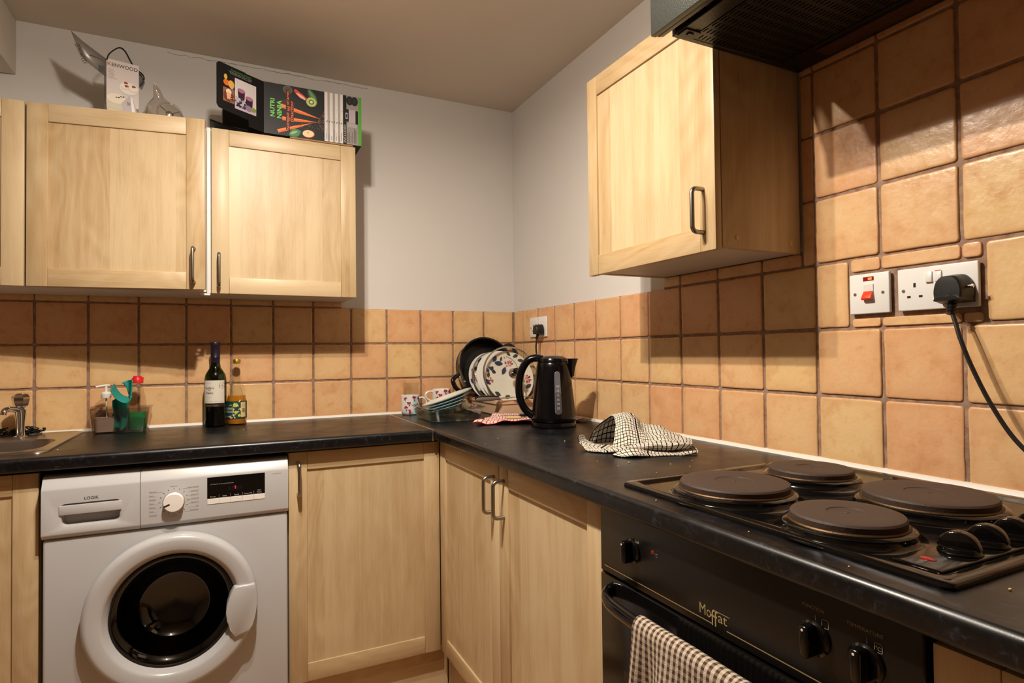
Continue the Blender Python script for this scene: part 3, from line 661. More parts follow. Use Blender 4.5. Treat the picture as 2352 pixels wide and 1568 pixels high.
# perforated underside: strips and cross bars leave real slots
nx, ny = 26, 24; X0, X1, Y0, Y1 = -.37, -.072, gy0+.012, gy1-.012
bx(b, X0, X0+.016, Y0, Y1, z+.001, z+.003); bx(b, X1-.02, X1, Y0, Y1, z+.001, z+.003)
dx = (X1-X0-.036)/nx
for i in range(nx+1): x = X0+.016+dx*i; bx(b, x-dx*.33, x+dx*.33, Y0, Y1, z+.001, z+.003)
dy = (Y1-Y0)/ny
for j in range(ny+1): y = Y0+dy*j; bx(b, X0, X1, max(Y0, y-.0045), min(Y1, y+.0045), z+.0012, z+.0028)
obj('body', b, M_['hood_black'], t)
b = NB(); bx(b, X0, X1, Y0, Y1, z+.006, z+.012); obj('filter_pad', b, M_['hood_slot'], t, label='brown greasy filter behind the slots')
b = NB(); bx(b, -.449, -.436, gy0, gy1+.002, 1.7965, 1.955, .0015, 2); 
P = [(-.436, 1.80), (-.430, 1.7985), (-.418, 1.802), (-.408, 1.810), (-.402, 1.822), (-.398, 1.84)]
for i in range(len(P)-1):
    (a, c), (d, e) = P[i], P[i+1]; b.faces.new([b.verts.new(q) for q in ((a, gy0, c), (a, gy1, c), (d, gy1, e), (d, gy0, e))])
obj('front_visor', b, M_['hood_front'], t)
b = NB()
for i in range(4):
    for j in range(26):
        y = gy1-.03-j*.022; zz = 1.816+i*.010; b.faces.new([b.verts.new(q) for q in ((-.3955, y, zz), (-.3955, y-.014, zz), (-.3955, y-.014, zz+.004), (-.3955, y, zz+.004))])
obj('vent_slots', b, M_['hood_slot'], t)
b = NB(); bx(b, -.071, -.030, gy0+.03, gy1-.09, z-.004, z+.001, .0015, 1); obj('lamp_cover', b, M_['hood_slot'], t, label='dull brown light cover strip')
b = NB(); bx(b, -.392, -.352, gy1-.040, gy1-.012, z-.003, z, .001, 1); bx(b, -.380, -.366, gy1-.034, gy1-.024, z-.006, z-.003, .001, 1); obj('filter_latch', b, M_['black_satin'], t)

# ------------------------------------------------------------------ sockets, switch, plugs
def screw(b, x, y, z):
    lathe(b, [(.0034, 0), (.003, .0012), (.0, .0014)], 14, T_((x, y, z)) @ Matrix.Rotation(R(-90), 4, 'Y'))
def face_plate(name, y0, y1, z0, z1, x, label, cat, group=None):
    t = thing(name, label, cat, (x, (y0+y1)/2, (z0+z1)/2), group=group)
    b = NB(); bx(b, x-.0085, x, y0, y1, z0, z1, .0022, 3); obj('face_plate', b, M_['socket_white'], t); return t
XF = -.0065
t = face_plate('cooker_switch', -1.762, -1.677, 1.229, 1.3135, XF, 'white cooker switch with a red rocker and glowing neon', 'switch')
xf = XF-.0085
b = NB(); bx(b, xf-.0006, xf+.001, -1.7305, -1.7075, 1.2978, 1.3065, .0004, 1); obj('neon_window', b, M_['red_lens'], t)
b = NB(); bx(b, xf-.0009, xf-.0004, -1.7265, -1.7185, 1.3, 1.3045); obj('neon_glow', b, M_['neon'], t)
b = NB(); bx(b, xf-.002, xf+.001, -1.730, -1.7085, 1.2535, 1.291, .0008, 1); obj('rocker', b, M_['white_plastic'], t)
b = NB(); prism(b, [(xf-.0015, -1.7295, 1.277), (xf-.0115, -1.7295, 1.2615), (xf-.0095, -1.7295, 1.2575), (xf-.0015, -1.7295, 1.2585)], (0, .0205, 0), bev=.0008, seg=2); obj('red_rocker', b, M_['red_plastic'], t)
for y in (-1.6895, -1.749): b = NB(); screw(b, xf, y, 1.2715); obj('screw', b, M_['steel'], t)
def holes(b, x, y, z, s=1):
    for dy, dz, a, c in ((0, .011, .0042, .0085), (.011*s, -.0115, .0066, .0042), (-.011*s, -.0115, .0066, .0042)): bx(b, x-.0004, x+.001, y+dy-a/2, y+dy+a/2, z+dz-c/2, z+dz+c/2)
def double_socket(y0, y1, z0, z1, x, label, hole_y, rk):
    t = face_plate('wall_socket', y0, y1, z0, z1, x, label, 'socket', 'white double sockets'); xf = x-.0085
    b = NB(); holes(b, xf, hole_y, (z0+z1)/2-.003, 1); obj('pin_holes', b, M_['hole'], t)
    for y in rk:
        b = NB(); prism(b, [(xf+.001, y-.006, z1-.0105), (xf-.0022, y-.006, z1-.0105), (xf-.0045, y-.006, z1-.0305), (xf+.001, y-.006, z1-.0305)], (0, .012, 0), bev=.0006, seg=2); rko = obj('rocker', b, M_['white_plastic'], t)
        if y == rk[-1]:
            b = NB(); bx(b, xf-.0024, xf-.0008, y-.005, y+.005, z1-.0112, z1-.0095); obj('red_mark', b, M_['red_plastic'], rko)
    b = NB(); screw(b, xf, y1-.0115, (z0+z1)/2-.002); obj('screw', b, M_['steel'], t); return t
double_socket(-1.9205, -1.7785, 1.2295, 1.3125, XF, 'white double socket beside the cooker switch with a black plug', -1.811, (-1.838, -1.8545))
double_socket(-.336, -.19, 1.222, 1.308, -.0075, 'white double socket on the tiles near the corner above the kettle', -.222, (-.25, -.272))
def plug(x, y, z, label, cable, s=1.0, pin=False, nm='power_plug', r=.0037):
    """black moulded plug seen from the front, flex leaving downwards; x is the socket face"""
    t = thing(nm, label, 'plug', (x, y, z), group='black mains plugs')
    O = [(-.0215, -.016), (-.020, -.0195), (.020, -.0195), (.0215, -.016), (.0225, -.002), (.019, .013), (.012, .0215), (.005, .0235), (-.005, .0235), (-.012, .0215), (-.019, .013), (-.0225, -.002)]
    O = spline([Vector((a, c, 0)) for a, c in O+O[:1]], 3)[:-1]; b = NB(); L = []
    for d, k in ((0, 1.12), (.006, 1.14), (.010, 1.10), (.020, 1.03), (.030, .99), (.034, .95), (.036, .88), (.0365, .6)):
        L.append([(x-d*s, y-q.x*k*s, z+q.y*k*s) for q in O])
    loft(b, L, cap0=True, cap1=True); obj('plug_body', b, M_['plug_black'], t)
    b = NB(); q = Vector((x-.018*s, y, z-.018*s)); n = 10
    tube(b, [q+Vector((-.001*i, 0, -.0026*i*s)) for i in range(n)], [(.0088 if i % 2 else .0068)*s*(1-.035*i) for i in range(n)], 14); obj('strain_relief', b, M_['plug_black'], t)
    b = NB(); tube(b, spline([q+Vector((-.006, 0, -.016*s))]+[Vector(v) for v in cable], 8), r, 10); obj('flex', b, M_['black_satin'], t)
    if pin:
        b = NB(); lathe(b, [(.0028, 0), (.0028, .006), (.0036, .007), (.0034, .010), (0, .0112)], 14, T_((x-.02, y-.0225*s, z+.004)) @ Matrix.Rotation(R(90), 4, 'X')); obj('fuse_screw', b, M_['chrome'], t)
    p = Print(lambda u, v, k: Vector((x-.0366*s-k, y-u, z+v))); p.text('13A', 0, -.013, .006, '4a4a4a', align='C'); p.make('moulded_lettering', t)
    return t
plug(XF-.0088, -1.888, 1.2615, 'black plug in the right-hand double socket, its flex hanging down right', [(-.045, -1.897, 1.2), (-.05, -1.907, 1.17), (-.052, -1.925, 1.12), (-.055, -1.955, 1.055), (-.06, -1.995, .995), (-.07, -2.06, .945), (-.09, -2.15, .914), (-.11, -2.26, .9055), (-.13, -2.4, .904)], 1.08, True)
plug(-.0183, -.3, 1.2505, 'black plug in the corner socket feeding the kettle', [(-.044, -.301, 1.2), (-.05, -.31, 1.16), (-.06, -.36, 1.08), (-.075, -.45, 1.0), (-.09, -.53, .955), (-.11, -.60, .935), (-.135, -.652, .93)], .9, r=.0036)

# ------------------------------------------------------------------ kettle
kx, ky = -.207, -.722
VD = Vector((.4975, -.8676)) ; rt = Vector((.8676, -.4975, 0)); fw = Vector((-.4975, -.8676, 0))   # right in the picture, towards the viewer
t = thing('kettle', 'tall glossy black plastic jug kettle with a grey water gauge', 'kettle', (kx, ky, WT), (0, 0, 0))
K = T_((kx, ky, WT))
b = NB(); lathe(b, [(.074, 0), (.0775, .002), (.078, .012), (.0765, .017), (.06, .018)], 48, K, cap0=True); obj('power_base', b, M_['kettle_black'], t)
b = NB(); PR = [(.0, .019), (.0735, .019), (.0755, .022), (.0752, .035), (.0725, .075), (.068, .125), (.062, .175), (.0575, .205), (.0545, .217), (.053, .220)]
lathe(b, PR, 56, K)
# the spout grows out of the right shoulder
Ls = []
for k in range(9):
    a = k/8; z = .165+.068*a; out = .0 if k == 0 else .010+.022*a**1.6; hw = .006+.024*a**.8
    rr_ = .0635-.0075*a
    L = []
    for i in range(13):
        th = PI*(i/12-.5)*1.0; L.append(Vector((kx, ky, WT+z))+rt*(rr_-.006+(out+.006)*math.cos(th)**1.0*1.0)+fw*(hw*math.sin(th)))
    Ls.append(L)
loft(b, Ls, close=False); kb = obj('body', b, M_['kettle_black'], t, angle=60)
b = NB(); lathe(b, [(.0532, .219), (.053, .225), (.049, .234), (.036, .241), (.018, .2435), (0, .244)], 48, K); obj('lid', b, M_['kettle_black'], t)
H = [(.035, .232), (.062, .236), (.088, .226), (.108, .195), (.118, .155), (.118, .115), (.110, .080), (.095, .055), (.076, .040), (.064, .036)]
b = NB(); tube(b, spline([Vector((kx, ky, WT+z))-rt*r for r, z in H], 6), .0142, 16, flat=(1.15, .95)); obj('handle', b, M_['kettle_black'], t)
ga = math.atan2((fw*.95+rt*.22).y, (fw*.95+rt*.22).x)
def kr(z):
    for (r0, z0), (r1, z1) in zip(PR, PR[1:]):
        if z0 <= z <= z1: return r0+(r1-r0)*(z-z0)/(z1-z0)
def onk(u, v, k):
    r = kr(v)+.0008+k; a = ga+u/.066; return Vector((kx+r*math.cos(a), ky+r*math.sin(a), WT+v))
b = NB(); mt = M_.get('gauge') or mat('gauge', '68666b', .22, bump=(420, .5)); mat('gauge_low', '55545c', .2)
o = rrect(-.0095, .0095, .048, .190, .0094, 8); b.faces.new([b.verts.new(onk(u, v, .0012)) for u, v in o]); oo = rrect(-.0105, .0105, .047, .191, .0104, 8)
loft(b, [[onk(u, v, -.001) for u, v in oo], [onk(u, v, .0008) for u, v in oo], [onk(u, v, .0012) for u, v in o]]); g_ = obj('water_gauge', b, M_['gauge'], t, label='grey translucent water gauge')
p = Print(onk, .0016)
p.poly([(u, v if v < .1 else .118) for u, v in rrect(-.0088, .0088, .049, .120, .0085, 6)], '4c4b52')
for i, s in enumerate(('MAX', '1.5', '1.2', '1.0', '0.8', '0.5')): p.text(s, 0, .140-.0145*i, .0062, 'd8d6d6', align='C'); p.rect(-.0045, .1375-.0145*i, .0045, .1382-.0145*i, 'd8d6d6')
p.make('level_marks', t)

# ------------------------------------------------------------------ bottles by the back wall
def cyl(cx, cy, r, a0):
    """u metres round a cylinder from heading a0, v height"""
    return lambda u, v, k: Vector((cx+(r+k)*math.cos(a0+u/r), cy+(r+k)*math.sin(a0+u/r), WT+v))
A0 = R(-92)
bxw, byw = -1.261, -.086
t = thing('wine_bottle', 'dark green wine bottle with a cream label and a dark foil neck', 'bottle', (bxw, byw, WT)); K = T_((bxw, byw, WT))
b = NB(); lathe(b, [(0, .004), (.03, .001), (.0355, .004), (.0365, .012), (.0368, .155), (.036, .172), (.033, .187), (.026, .201), (.0185, .213), (.0155, .226), (.0148, .24), (.0145, .29)], 40, K); wb = obj('glass', b, M_['green_glass'], t)
b = NB(); lathe(b, [(0, .006), (.033, .006), (.0345, .012), (.0348, .15), (.034, .165), (0, .165)], 32, K); obj('wine', b, M_['wine'], t)
b = NB(); lathe(b, [(.0152, .232), (.0153, .25), (.0158, .251), (.0153, .252), (.0154, .292), (.0163, .294), (.0163, .304), (.0152, .3065), (0, .307)], 32, K); obj('foil_cap', b, M_['foil'], t)
p = Print(cyl(bxw, byw, .0369, A0), .0005)
p.rect(-.043, .086, .034, .168, 'd8d2c6', 18); p.rect(-.043, .073, .034, .084, '17130f', 18); p.line(.0343, .0865, .0343, .1675, .0009, 'b79b55')
p.ell(.0245, .150, .0115, .0125, '6d5a34', n=28); p.ell(.0245, .150, .0098, .0108, '8a7444', n=28); p.text('16', .0245, .1455, .010, '5c4a2a', align='C'); p.text('Casillero', -.0365, .137, .0125, '2a2422', bold=.012, width=.034); p.text('del', -.0235, .1305, .008, '2a2422'); p.text('Diablo', -.033, .119, .0125, '2a2422', bold=.012, width=.027)
p.text('MERLOT', -.028, .107, .0045, 'a39c90'); p.text('RESERVA', -.030, .156, .0045, 'b3aca0'); p.text('CHILE', -.026, .100, .0035, 'b3aca0'); p.text('CONCHA Y TORO', -.0395, .0755, .0062, '9a7c40', width=.05)
for i in range(9): p.rect(-.040+.008*i, .090, -.0345+.008*i, .0915+.002*(i % 2), 'bcb5a8', 2)
p.make('label_print', t, M_['print_matt'], label='cream label with black lettering')
bxv, byv = -1.190, -.058
t = thing('vinegar_bottle', 'clear vinegar bottle with amber liquid, gold cap and a lemon-patterned label', 'bottle', (bxv, byv, WT)); K = T_((bxv, byv, WT))
b = NB(); lathe(b, [(0, .003), (.03, .001), (.0335, .005), (.034, .014), (.034, .085), (.033, .097), (.029, .118), (.022, .15), (.016, .178), (.0125, .2), (.0115, .222), (.0118, .227)], 40, K); obj('glass', b, M_['glass'], t)
b = NB(); lathe(b, [(0, .004), (.031, .004), (.0325, .008), (.0328, .085), (.0315, .097), (.0295, .108), (0, .108)], 32, K); obj('vinegar', b, M_['vinegar'], t, label='amber liquid')
b = NB(); lathe(b, [(.0125, .2265), (.0138, .228), (.0138, .24), (.0125, .2425), (0, .243)], 28, K); obj('cap', b, M_['gold_cap'], t)
p = Print(cyl(bxv, byv, .0342, A0), .0004)
p.rect(-.05, .024, .05, .088, '0c3b33', 24)
rn = random.Random(3)
for i in range(34):
    u, v = rn.uniform(-.047, .016), rn.uniform(.028, .084); p.leaf(u, v, rn.uniform(.008, .014), .0022, rn.uniform(0, 6), ('d9c99a', 'e6d9ae', '1d5a40')[i % 3])
for u, v, r in ((-.004, .074, .0085), (-.002, .047, .006), (-.047, .05, .007), (.009, .035, .005)): p.ell(u, v, r, r*.95, 'b9c23a'); p.ell(u-.002, v+.002, r*.5, r*.45, 'd3d765')
p.rect(-.046, .037, -.0125, .072, '0a4444', 6); p.line(-.0125, .037, -.0125, .072, .001, 'd9c99a'); p.line(-.046, .036, -.0125, .036, .001, 'd9c99a')
p.text('CIDER', -.044, .0575, .0105, 'ddd6c2', width=.030); p.text('VINEGAR', -.0445, .046, .0105, 'ddd6c2', width=.031)
p.rect(.014, .029, .034, .084, 'd8c28c', 8); p.ell(.023, .036, .008, .006, 'c9bd4a')
for i in range(9): p.rect(.019+.0014*i, .046, .0196+.0014*i+.0004*(i % 3), .061, '5a4a34')
p.rect(.0165, .066, .031, .079, 'cdb77f', 4); p.make('label_print', t, M_['print_matt'], label='green label with lemons')

# clear tub with soap, cloth and washing-up liquid
def lp(x0, x1, y0, y1, r, z, n=5): return [(x, y, z) for x, y in rrect(x0, x1, y0, y1, r, n)]
t = thing('plastic_tub', 'small clear plastic tub on the worktop holding bottles and a teal cloth', 'tub', (-1.548, -.09, WT))
b = NB(); loft(b, [lp(-1.625, -1.474, -.135, -.048, .012, WT+.0012), lp(-1.627, -1.472, -.137, -.046, .014, WT+.006), lp(-1.635, -1.462, -.143, -.038, .016, WT+.082), lp(-1.640, -1.457, -.147, -.034, .017, WT+.084)], cap0=True)
obj('tub_wall', b, M_['tub_plastic'], t, solid=.0012)
sx, sy = -1.593, -.092
t = thing('soap_dispenser', 'clear pump soap bottle with a white pump, half full of greyish liquid', 'bottle', (sx, sy, WT+.003))
b = NB(); loft(b, [lp(sx-.030, sx+.030, sy-.022, sy+.022, .012, WT+.003), lp(sx-.0315, sx+.0315, sy-.0235, sy+.0235, .014, WT+.008), lp(sx-.0315, sx+.0315, sy-.0235, sy+.0235, .014, WT+.085), lp(sx-.029, sx+.029, sy-.022, sy+.022, .014, WT+.100), lp(sx-.020, sx+.020, sy-.018, sy+.018, .014, WT+.110), lp(sx-.0125, sx+.0125, sy-.0125, sy+.0125, .0124, WT+.115), lp(sx-.012, sx+.012, sy-.012, sy+.012, .0119, WT+.124)], cap0=True); obj('bottle_body', b, M_['clear_plastic'], t, angle=50)
b = NB(); loft(b, [lp(sx-.029, sx+.029, sy-.021, sy+.021, .012, WT+.0045), lp(sx-.030, sx+.030, sy-.022, sy+.022, .013, WT+.052)], cap0=True, cap1=True); obj('liquid_soap', b, M_['soap'], t)
b = NB(); lathe(b, [(.0145, .118), (.0150, .119), (.0150, .133), (.012, .137), (.010, .1385), (.0045, .139), (.0042, .158), (0, .158)], 24, T_((sx, sy, WT)), cap0=True); tube(b, spline([(sx+.012, sy, WT+.160), (sx, sy, WT+.1605), (sx-.012, sy-.004, WT+.159), (sx-.028, sy-.008, WT+.156)], 4), .0045, 10, flat=(1.2, .8)); tube(b, [(sx, sy, WT+.117), (sx+.003, sy, WT+.03)], .0025, 8)
obj('pump', b, M_['white_plastic'], t)
gx, gy = -1.503, -.088
t = thing('washing_up_liquid', 'squeezy bottle of green washing-up liquid with a red cap', 'bottle', (gx, gy, WT+.003))
b = NB(); rx = lambda k, z, wy=.8: [(gx+k*math.cos(2*PI*i/28), gy+k*wy*math.sin(2*PI*i/28), WT+z) for i in range(28)]
loft(b, [rx(.026, .003), rx(.0285, .006), rx(.0285, .055), rx(.0275, .085), rx(.0245, .115), rx(.0205, .135), rx(.0175, .15), rx(.0165, .162), rx(.0165, .168)], cap0=True); obj('bottle_body', b, M_['clear_plastic'], t)
b = NB(); loft(b, [rx(.0245, .0045), rx(.0268, .008), rx(.0268, .066)], cap0=True, cap1=True); obj('green_liquid', b, M_['green_soap'], t, label='green washing-up liquid')
b = NB(); lathe(b, [(.0165, .165), (.0178, .166), (.0178, .180), (.016, .183), (.0135, .1835), (.0125, .189), (.009, .190), (0, .190)], 24, T_((gx, gy, WT)), cap0=True); bx(b, gx+.011, gx+.019, gy-.005, gy+.005, WT+.180, WT+.1855, .001); obj('cap', b, M_['red_cap'], t)
# the cloth hangs in an S between the two bottles
S_ = spline([Vector((x, 0, z)) for x, z in [(-1.568, 1.050), (-1.562, 1.034), (-1.551, 1.017), (-1.536, 1.006), (-1.523, 1.004), (-1.5145, 1.012), (-1.511, 1.030), (-1.5085, 1.050), (-1.507, 1.068), (-1.507, 1.080)]], 6)
n = len(S_)-1
def clothS(u, v):
    q = S_[min(n, int(round(u*n)))]; k = max(0, (u-.52)/.48)
    return Vector((q.x+.003*v*(1-k)-(.004+.028*k)*v*(1 if k else 0), -.178+.05*v*(1-.5*k)+.02*k*math.sin(PI*v), q.z+.016*v*(1-min(1, k*3))-.010*v*v*k))
b = NB(); sheet(b, n, 10, clothS)
# lower bundle standing in the tub
def clothB(u, v):
    x = -1.567+.034*u; y = -.118+.010*math.sin(u*7)+.006*math.sin(v*6); return Vector((x+.003*math.sin(v*5), y, WT+.012+.098*v+.004*math.sin(u*8)))
sheet(b, 14, 14, clothB); sheet(b, 14, 14, lambda u, v: clothB(u, v)+Vector((.002, .05+.006*math.sin(u*6), -.002)))
tag(obj('cleaning_cloth', b, M_['teal_cloth'], solid=.0035), 'teal cleaning cloth folded over between the soap and the green bottle', 'cloth')

# ------------------------------------------------------------------ mugs, dish and plates left of the drainer
FL = [('c02a56', 1), ('8d1f3f', .8), ('d8577c', .7)]
def flower_print(p, spots, sc):
    rn = random.Random(5)
    for u, v in spots:
        for i in range(5): a = rn.uniform(0, 6.28); p.ell(u+sc*.5*math.cos(a), v+sc*.5*math.sin(a), sc*.55, sc*.42, FL[i % 3][0], a, 10)
        p.line(u, v-sc*2.2, u+sc*.1, v-sc*.6, sc*.16, '3c3f52'); p.leaf(u, v-sc*1.5, sc*.9, sc*.22, rn.uniform(.3, 2.6), '2f4a55')
def mug(x, y, z, r, h, ha, label):
    t = thing('mug', label, 'mug', (x, y, z), group='white mugs with pink flowers'); K = T_((x, y, z))
    b = NB(); lathe(b, [(0, .002), (r*.75, 0), (r*.88, .004), (r*.96, .012), (r, .03), (r, h-.002), (r-.0015, h), (r-.0035, h-.002), (r-.004, .012), (r-.012, .006), (0, .0055)], 40, K); obj('mug_body', b, M_['white_china'], t)
    d = Vector((math.cos(ha), math.sin(ha), 0)); c = Vector((x, y, z))
    b = NB(); tube(b, spline([c+d*(r+q)+Vector((0, 0, zz)) for q, zz in ((-.002, h*.82), (.012, h*.86), (.026, h*.76), (.030, h*.55), (.022, h*.32), (.008, h*.2), (-.002, h*.2))], 5), .0052, 10, flat=(1.3, .8)); obj('handle', b, M_['white_china'], t)
    a0 = R(-70); p = Print(lambda u, v, k: Vector((x+(r+k)*math.cos(a0+u/r), y+(r+k)*math.sin(a0+u/r), z+v)), .0004)
    p.rect(-.012, .004, .006, h-.003, 'a9d2d8', 5) if h > .07 else None; p.rect(.026, .008, .045, h-.006, 'a9d2d8', 4)
    flower_print(p, [(-.045, h*.88), (-.03, h*.62), (-.042, h*.38), (-.028, h*.2), (.006, h*.5), (.016, h*.85), (.024, h*.72), (.036, h*.9), (.045, h*.4), (-.008, h*.88)], r*.21); p.make('flower_print', t, label='pink flowers and pale blue bands'); return t
mug(-.525, -.062, WT, .039, .083, R(-25), 'white floral mug on the worktop with a glass standing in it')
t = thing('glass_cup', 'clear glass cup nested in the floral mug by the wall', 'glass', (-.522, -.062, WT+.0085)); K = T_((-.522, -.062, WT+.0085))
b = NB(); lathe(b, [(0, .004), (.024, .002), (.027, .006), (.031, .06), (.0345, .125), (.0335, .125), (.029, .06), (.0255, .009), (0, .007)], 32, K); obj('cup_wall', b, M_['glass'], t)
b = NB(); tube(b, spline([(-.522+.031+q, -.067, WT+.0085+zz) for q, zz in ((.0, .118), (.016, .12), (.026, .108), (.024, .09), (.010, .078))], 5), .0035, 8); obj('handle', b, M_['glass'], t)
t = thing('bowl', 'pale blue bowl upside down under the floral mug', 'bowl', (-.407, -.1, WT)); K = T_((-.407, -.1, WT))
b = NB(); lathe(b, [(.068, .0), (.0685, .002), (.064, .022), (.054, .036), (.04, .0405), (.03, .041), (.03, .044), (.028, .0445), (.0, .0442)], 40, K); obj('bowl_body', b, M_['blue_china'], t); t_ = t
mug(-.400, -.1, WT+.0446, .039, .06, R(178), 'white floral cup standing on the upturned blue bowl')
dx0, dx1, dy0, dy1 = -.557, -.338, -.44, -.185
t = thing('oven_dish', 'rectangular clear glass oven dish stacked with blue and white plates', 'dish', (-.45, -.31, WT))
b = NB(); q = lambda d, r, z: lp(dx0+d, dx1-d, dy0+d, dy1-d, r, WT+z, 7)
loft(b, [q(.018, .03, .0015), q(.013, .034, .004), q(.006, .036, .022), q(.001, .036, .046), q(-.006, .034, .050), q(-.006, .034, .053), q(.003, .034, .0535), q(.009, .034, .024), q(.016, .032, .008), q(.021, .03, .006)], cap0=True, cap1=True); obj('dish_body', b, M_['dish_glass'], t)
# plates leaning in the dish: left edge low, right edge up on the far rim
def plate_prof(r): return [(0, 0), (r*.55, 0), (r*.6, .002), (r*.72, .005), (r*.97, .0115), (r, .0125), (r*.995, .0145), (r*.96, .014), (r*.7, .0075), (r*.58, .0035), (0, .003)]
for i in range(4):
    M = T_((-.449+.004*i, -.300+.004*i, WT+.034+.0125*i)) @ Matrix.Rotation(R(-13.5-1.5*i), 4, 'Y') @ Matrix.Rotation(R(-6), 4, 'X')
    t = thing('plate', ('lowest blue plate stacked in the glass dish', 'second blue plate from the bottom in the glass dish', 'third blue plate in the glass dish, just under the top one', 'pale plate with a blue underside on top of the stack in the glass dish')[i], 'plate', M.translation, group='plates in the glass dish')
    b = NB(); lathe(b, plate_prof(.086+.006*i), 44, M); obj('plate_body', b, M_['blue_china'], t)
    b = NB(); r = .086+.006*i; lathe(b, [(r*.985, .0148), (r*.96, .0144), (r*.7, .008), (r*.58, .004), (0, .0035)], 44, M); obj('glazed_face', b, M_['white_china'], t, label='white glazed face')

# ------------------------------------------------------------------ drainer, pan, lids and plates
t = thing('dish_drainer', 'beige plastic dish drainer box in the corner holding plates and lids', 'dish drainer', (-.13, -.19, WT))
ex0, ex1, ey0, ey1 = -.243, -.014, -.337, -.022
b = NB(); q = lambda d, r, z: lp(ex0+d, ex1-d, ey0+d, ey1-d, r, WT+z, 6)
loft(b, [q(.012, .02, 0), q(.008, .024, .004), q(.003, .026, .046), q(-.002, .028, .048), q(-.003, .028, .060), q(-.001, .028, .0625), q(.007, .024, .0625), q(.009, .022, .058), q(.010, .022, .040), q(.016, .02, .038)], cap0=True, cap1=True); obj('drainer_box', b, M_['beige_plastic'], t)
nrm = Vector((-.03, -.94, .30)).normalized()
def stand(cx, cy, cz, tilt=None):
    """frame standing on its rim: local z is the face normal"""
    n = (tilt or nrm).normalized(); xx = Vector((0, 0, 1)).cross(n).normalized(); yy = n.cross(xx)
    M = Matrix((xx, yy, n)).transposed().to_4x4(); M.translation = Vector((cx, cy, cz)); return M
def zcen(r, n=None, base=.938): n = (n or nrm).normalized(); return base+.003+r*math.sqrt(1-n.z*n.z)
def floral_plate(x, y, r, label, rich=True):
    M = stand(x, y, zcen(r)); t = thing('plate', label, 'plate', M.translation, group='plates in the drainer')
    b = NB(); lathe(b, plate_prof(r), 56, M); obj('plate_body', b, M_['white_china'], t)
    if not rich: return t
    def f(u, v, k):
        d = math.hypot(u, v)/r; h = .003 if d < .58 else .003+(d-.58)/.38*.0112 if d < .96 else .0145
        return M @ Vector((u, v, h+.0007+k))
    p = Print(f, .0004); rn = random.Random(11)
    def bloom(u, v, s):
        for i in range(26):
            a, d = rn.uniform(0, 6.28), s*rn.random()**.5; p.ell(u+d*math.cos(a), v+d*math.sin(a), s*.2, s*.12, ('a51f3a', 'c9435c', '7d1730', 'd98a8a')[i % 4], a, 8)
    c = r/.11
    P = lambda u, v: (u*c, v*c)
    for (u, v, L, wd, a, col) in ((-.015, .058, -.04, .010, -.1, '2b3a58'), (-.005, .045, .038, -.009, -2.1, '303f57'), (.03, .085, .025, .007, .3, '3c4634'), (.05, .072, .026, .007, -.2, '3c4634'), (.02, .09, .024, .006, 2.4, '3c4634'), (.062, .05, .024, .007, -1.1, '3c4634'), (-.02, .088, .022, .005, -1.8, '3c4634'), (.055, .01, .03, .008, -2.6, '3c4634'), (-.075, .03, .022, .008, .9, '353048'), (-.07, .032, .022, .008, -.6, '353048'), (-.085, .02, .02, .007, 1.9, '353048'),
                              (-.085, -.03, .03, .009, 2.2, '2b3a58'), (-.07, -.06, .03, .009, -.6, '3c4634'), (-.092, .0, .024, .007, 1.2, '3c4634'), (.07, -.05, .03, .008, .6, '2b3a58'), (-.06, .065, .03, .009, 1.0, '27466a'), (-.085, .045, .026, .007, -.5, '27466a'), (-.03, -.088, .028, .008, .4, '3c4634')):
        p.leaf(u*c, v*c, L*c, wd*c, a, col)
    pts = [(.0, .088), (.022, .079), (.04, .062), (.05, .04), (.054, .02)]
    for (a, d), (e, g) in zip(pts, pts[1:]): p.line(a*c, d*c, e*c, g*c, .0018*c, '3c3a34')
    bloom(.01*c, .06*c, .017*c); bloom(.078*c, -.012*c, .02*c); bloom(-.082*c, -.012*c, .013*c); bloom(-.004*c, .03*c, .004*c); bloom(-.008*c, .083*c, .004*c)
    p.make('flower_print', t, label='painted red flowers and blue leaves'); return t
floral_plate(-.172, -.122, .112, 'floral plate at the back of the drainer, next to the pan')
def glass_lid(x, y, r, label, knob):
    M = stand(x, y, zcen(r)); t = thing('pan_lid', label, 'lid', M.translation, group='glass pan lids')
    b = NB(); lathe(b, [(r-.004, .002), (r*.85, .010), (r*.5, .020), (.02, .024), (0, .024)], 56, M); obj('glass_dome', b, M_['glass'], t)
    b = NB(); lathe(b, [(r-.005, 0), (r, .0005), (r+.001, .003), (r-.001, .0058), (r-.006, .0065), (r-.005, 0)], 64, M); obj('steel_rim', b, M_['steel'], t)
    if knob:
        b = NB(); lathe(b, [(.0, .0255), (.021, .0255), (.0225, .0285), (.021, .0315), (.012, .033)], 32, M); obj('knob_washer', b, M_['steel'], t)
        b = NB(); lathe(b, [(.0115, .033), (.0105, .042), (.014, .050), (.016, .056), (.0145, .062), (.008, .064), (0, .0645)], 28, M); obj('knob', b, M_['black_gloss'], t)
    return t
glass_lid(-.162, -.150, .115, 'glass pan lid between the two floral plates', False)
floral_plate(-.158, -.182, .115, 'plain white plate in the middle of the drainer', False)
floral_plate(-.154, -.207, .113, 'second plain white plate, just behind the front floral plate', False)
floral_plate(-.148, -.234, .114, 'floral plate with a red bloom at the front of the drainer, behind the glass lid')
glass_lid(-.150, -.270, .126, 'largest glass pan lid with a black knob, frontmost in the drainer', True)
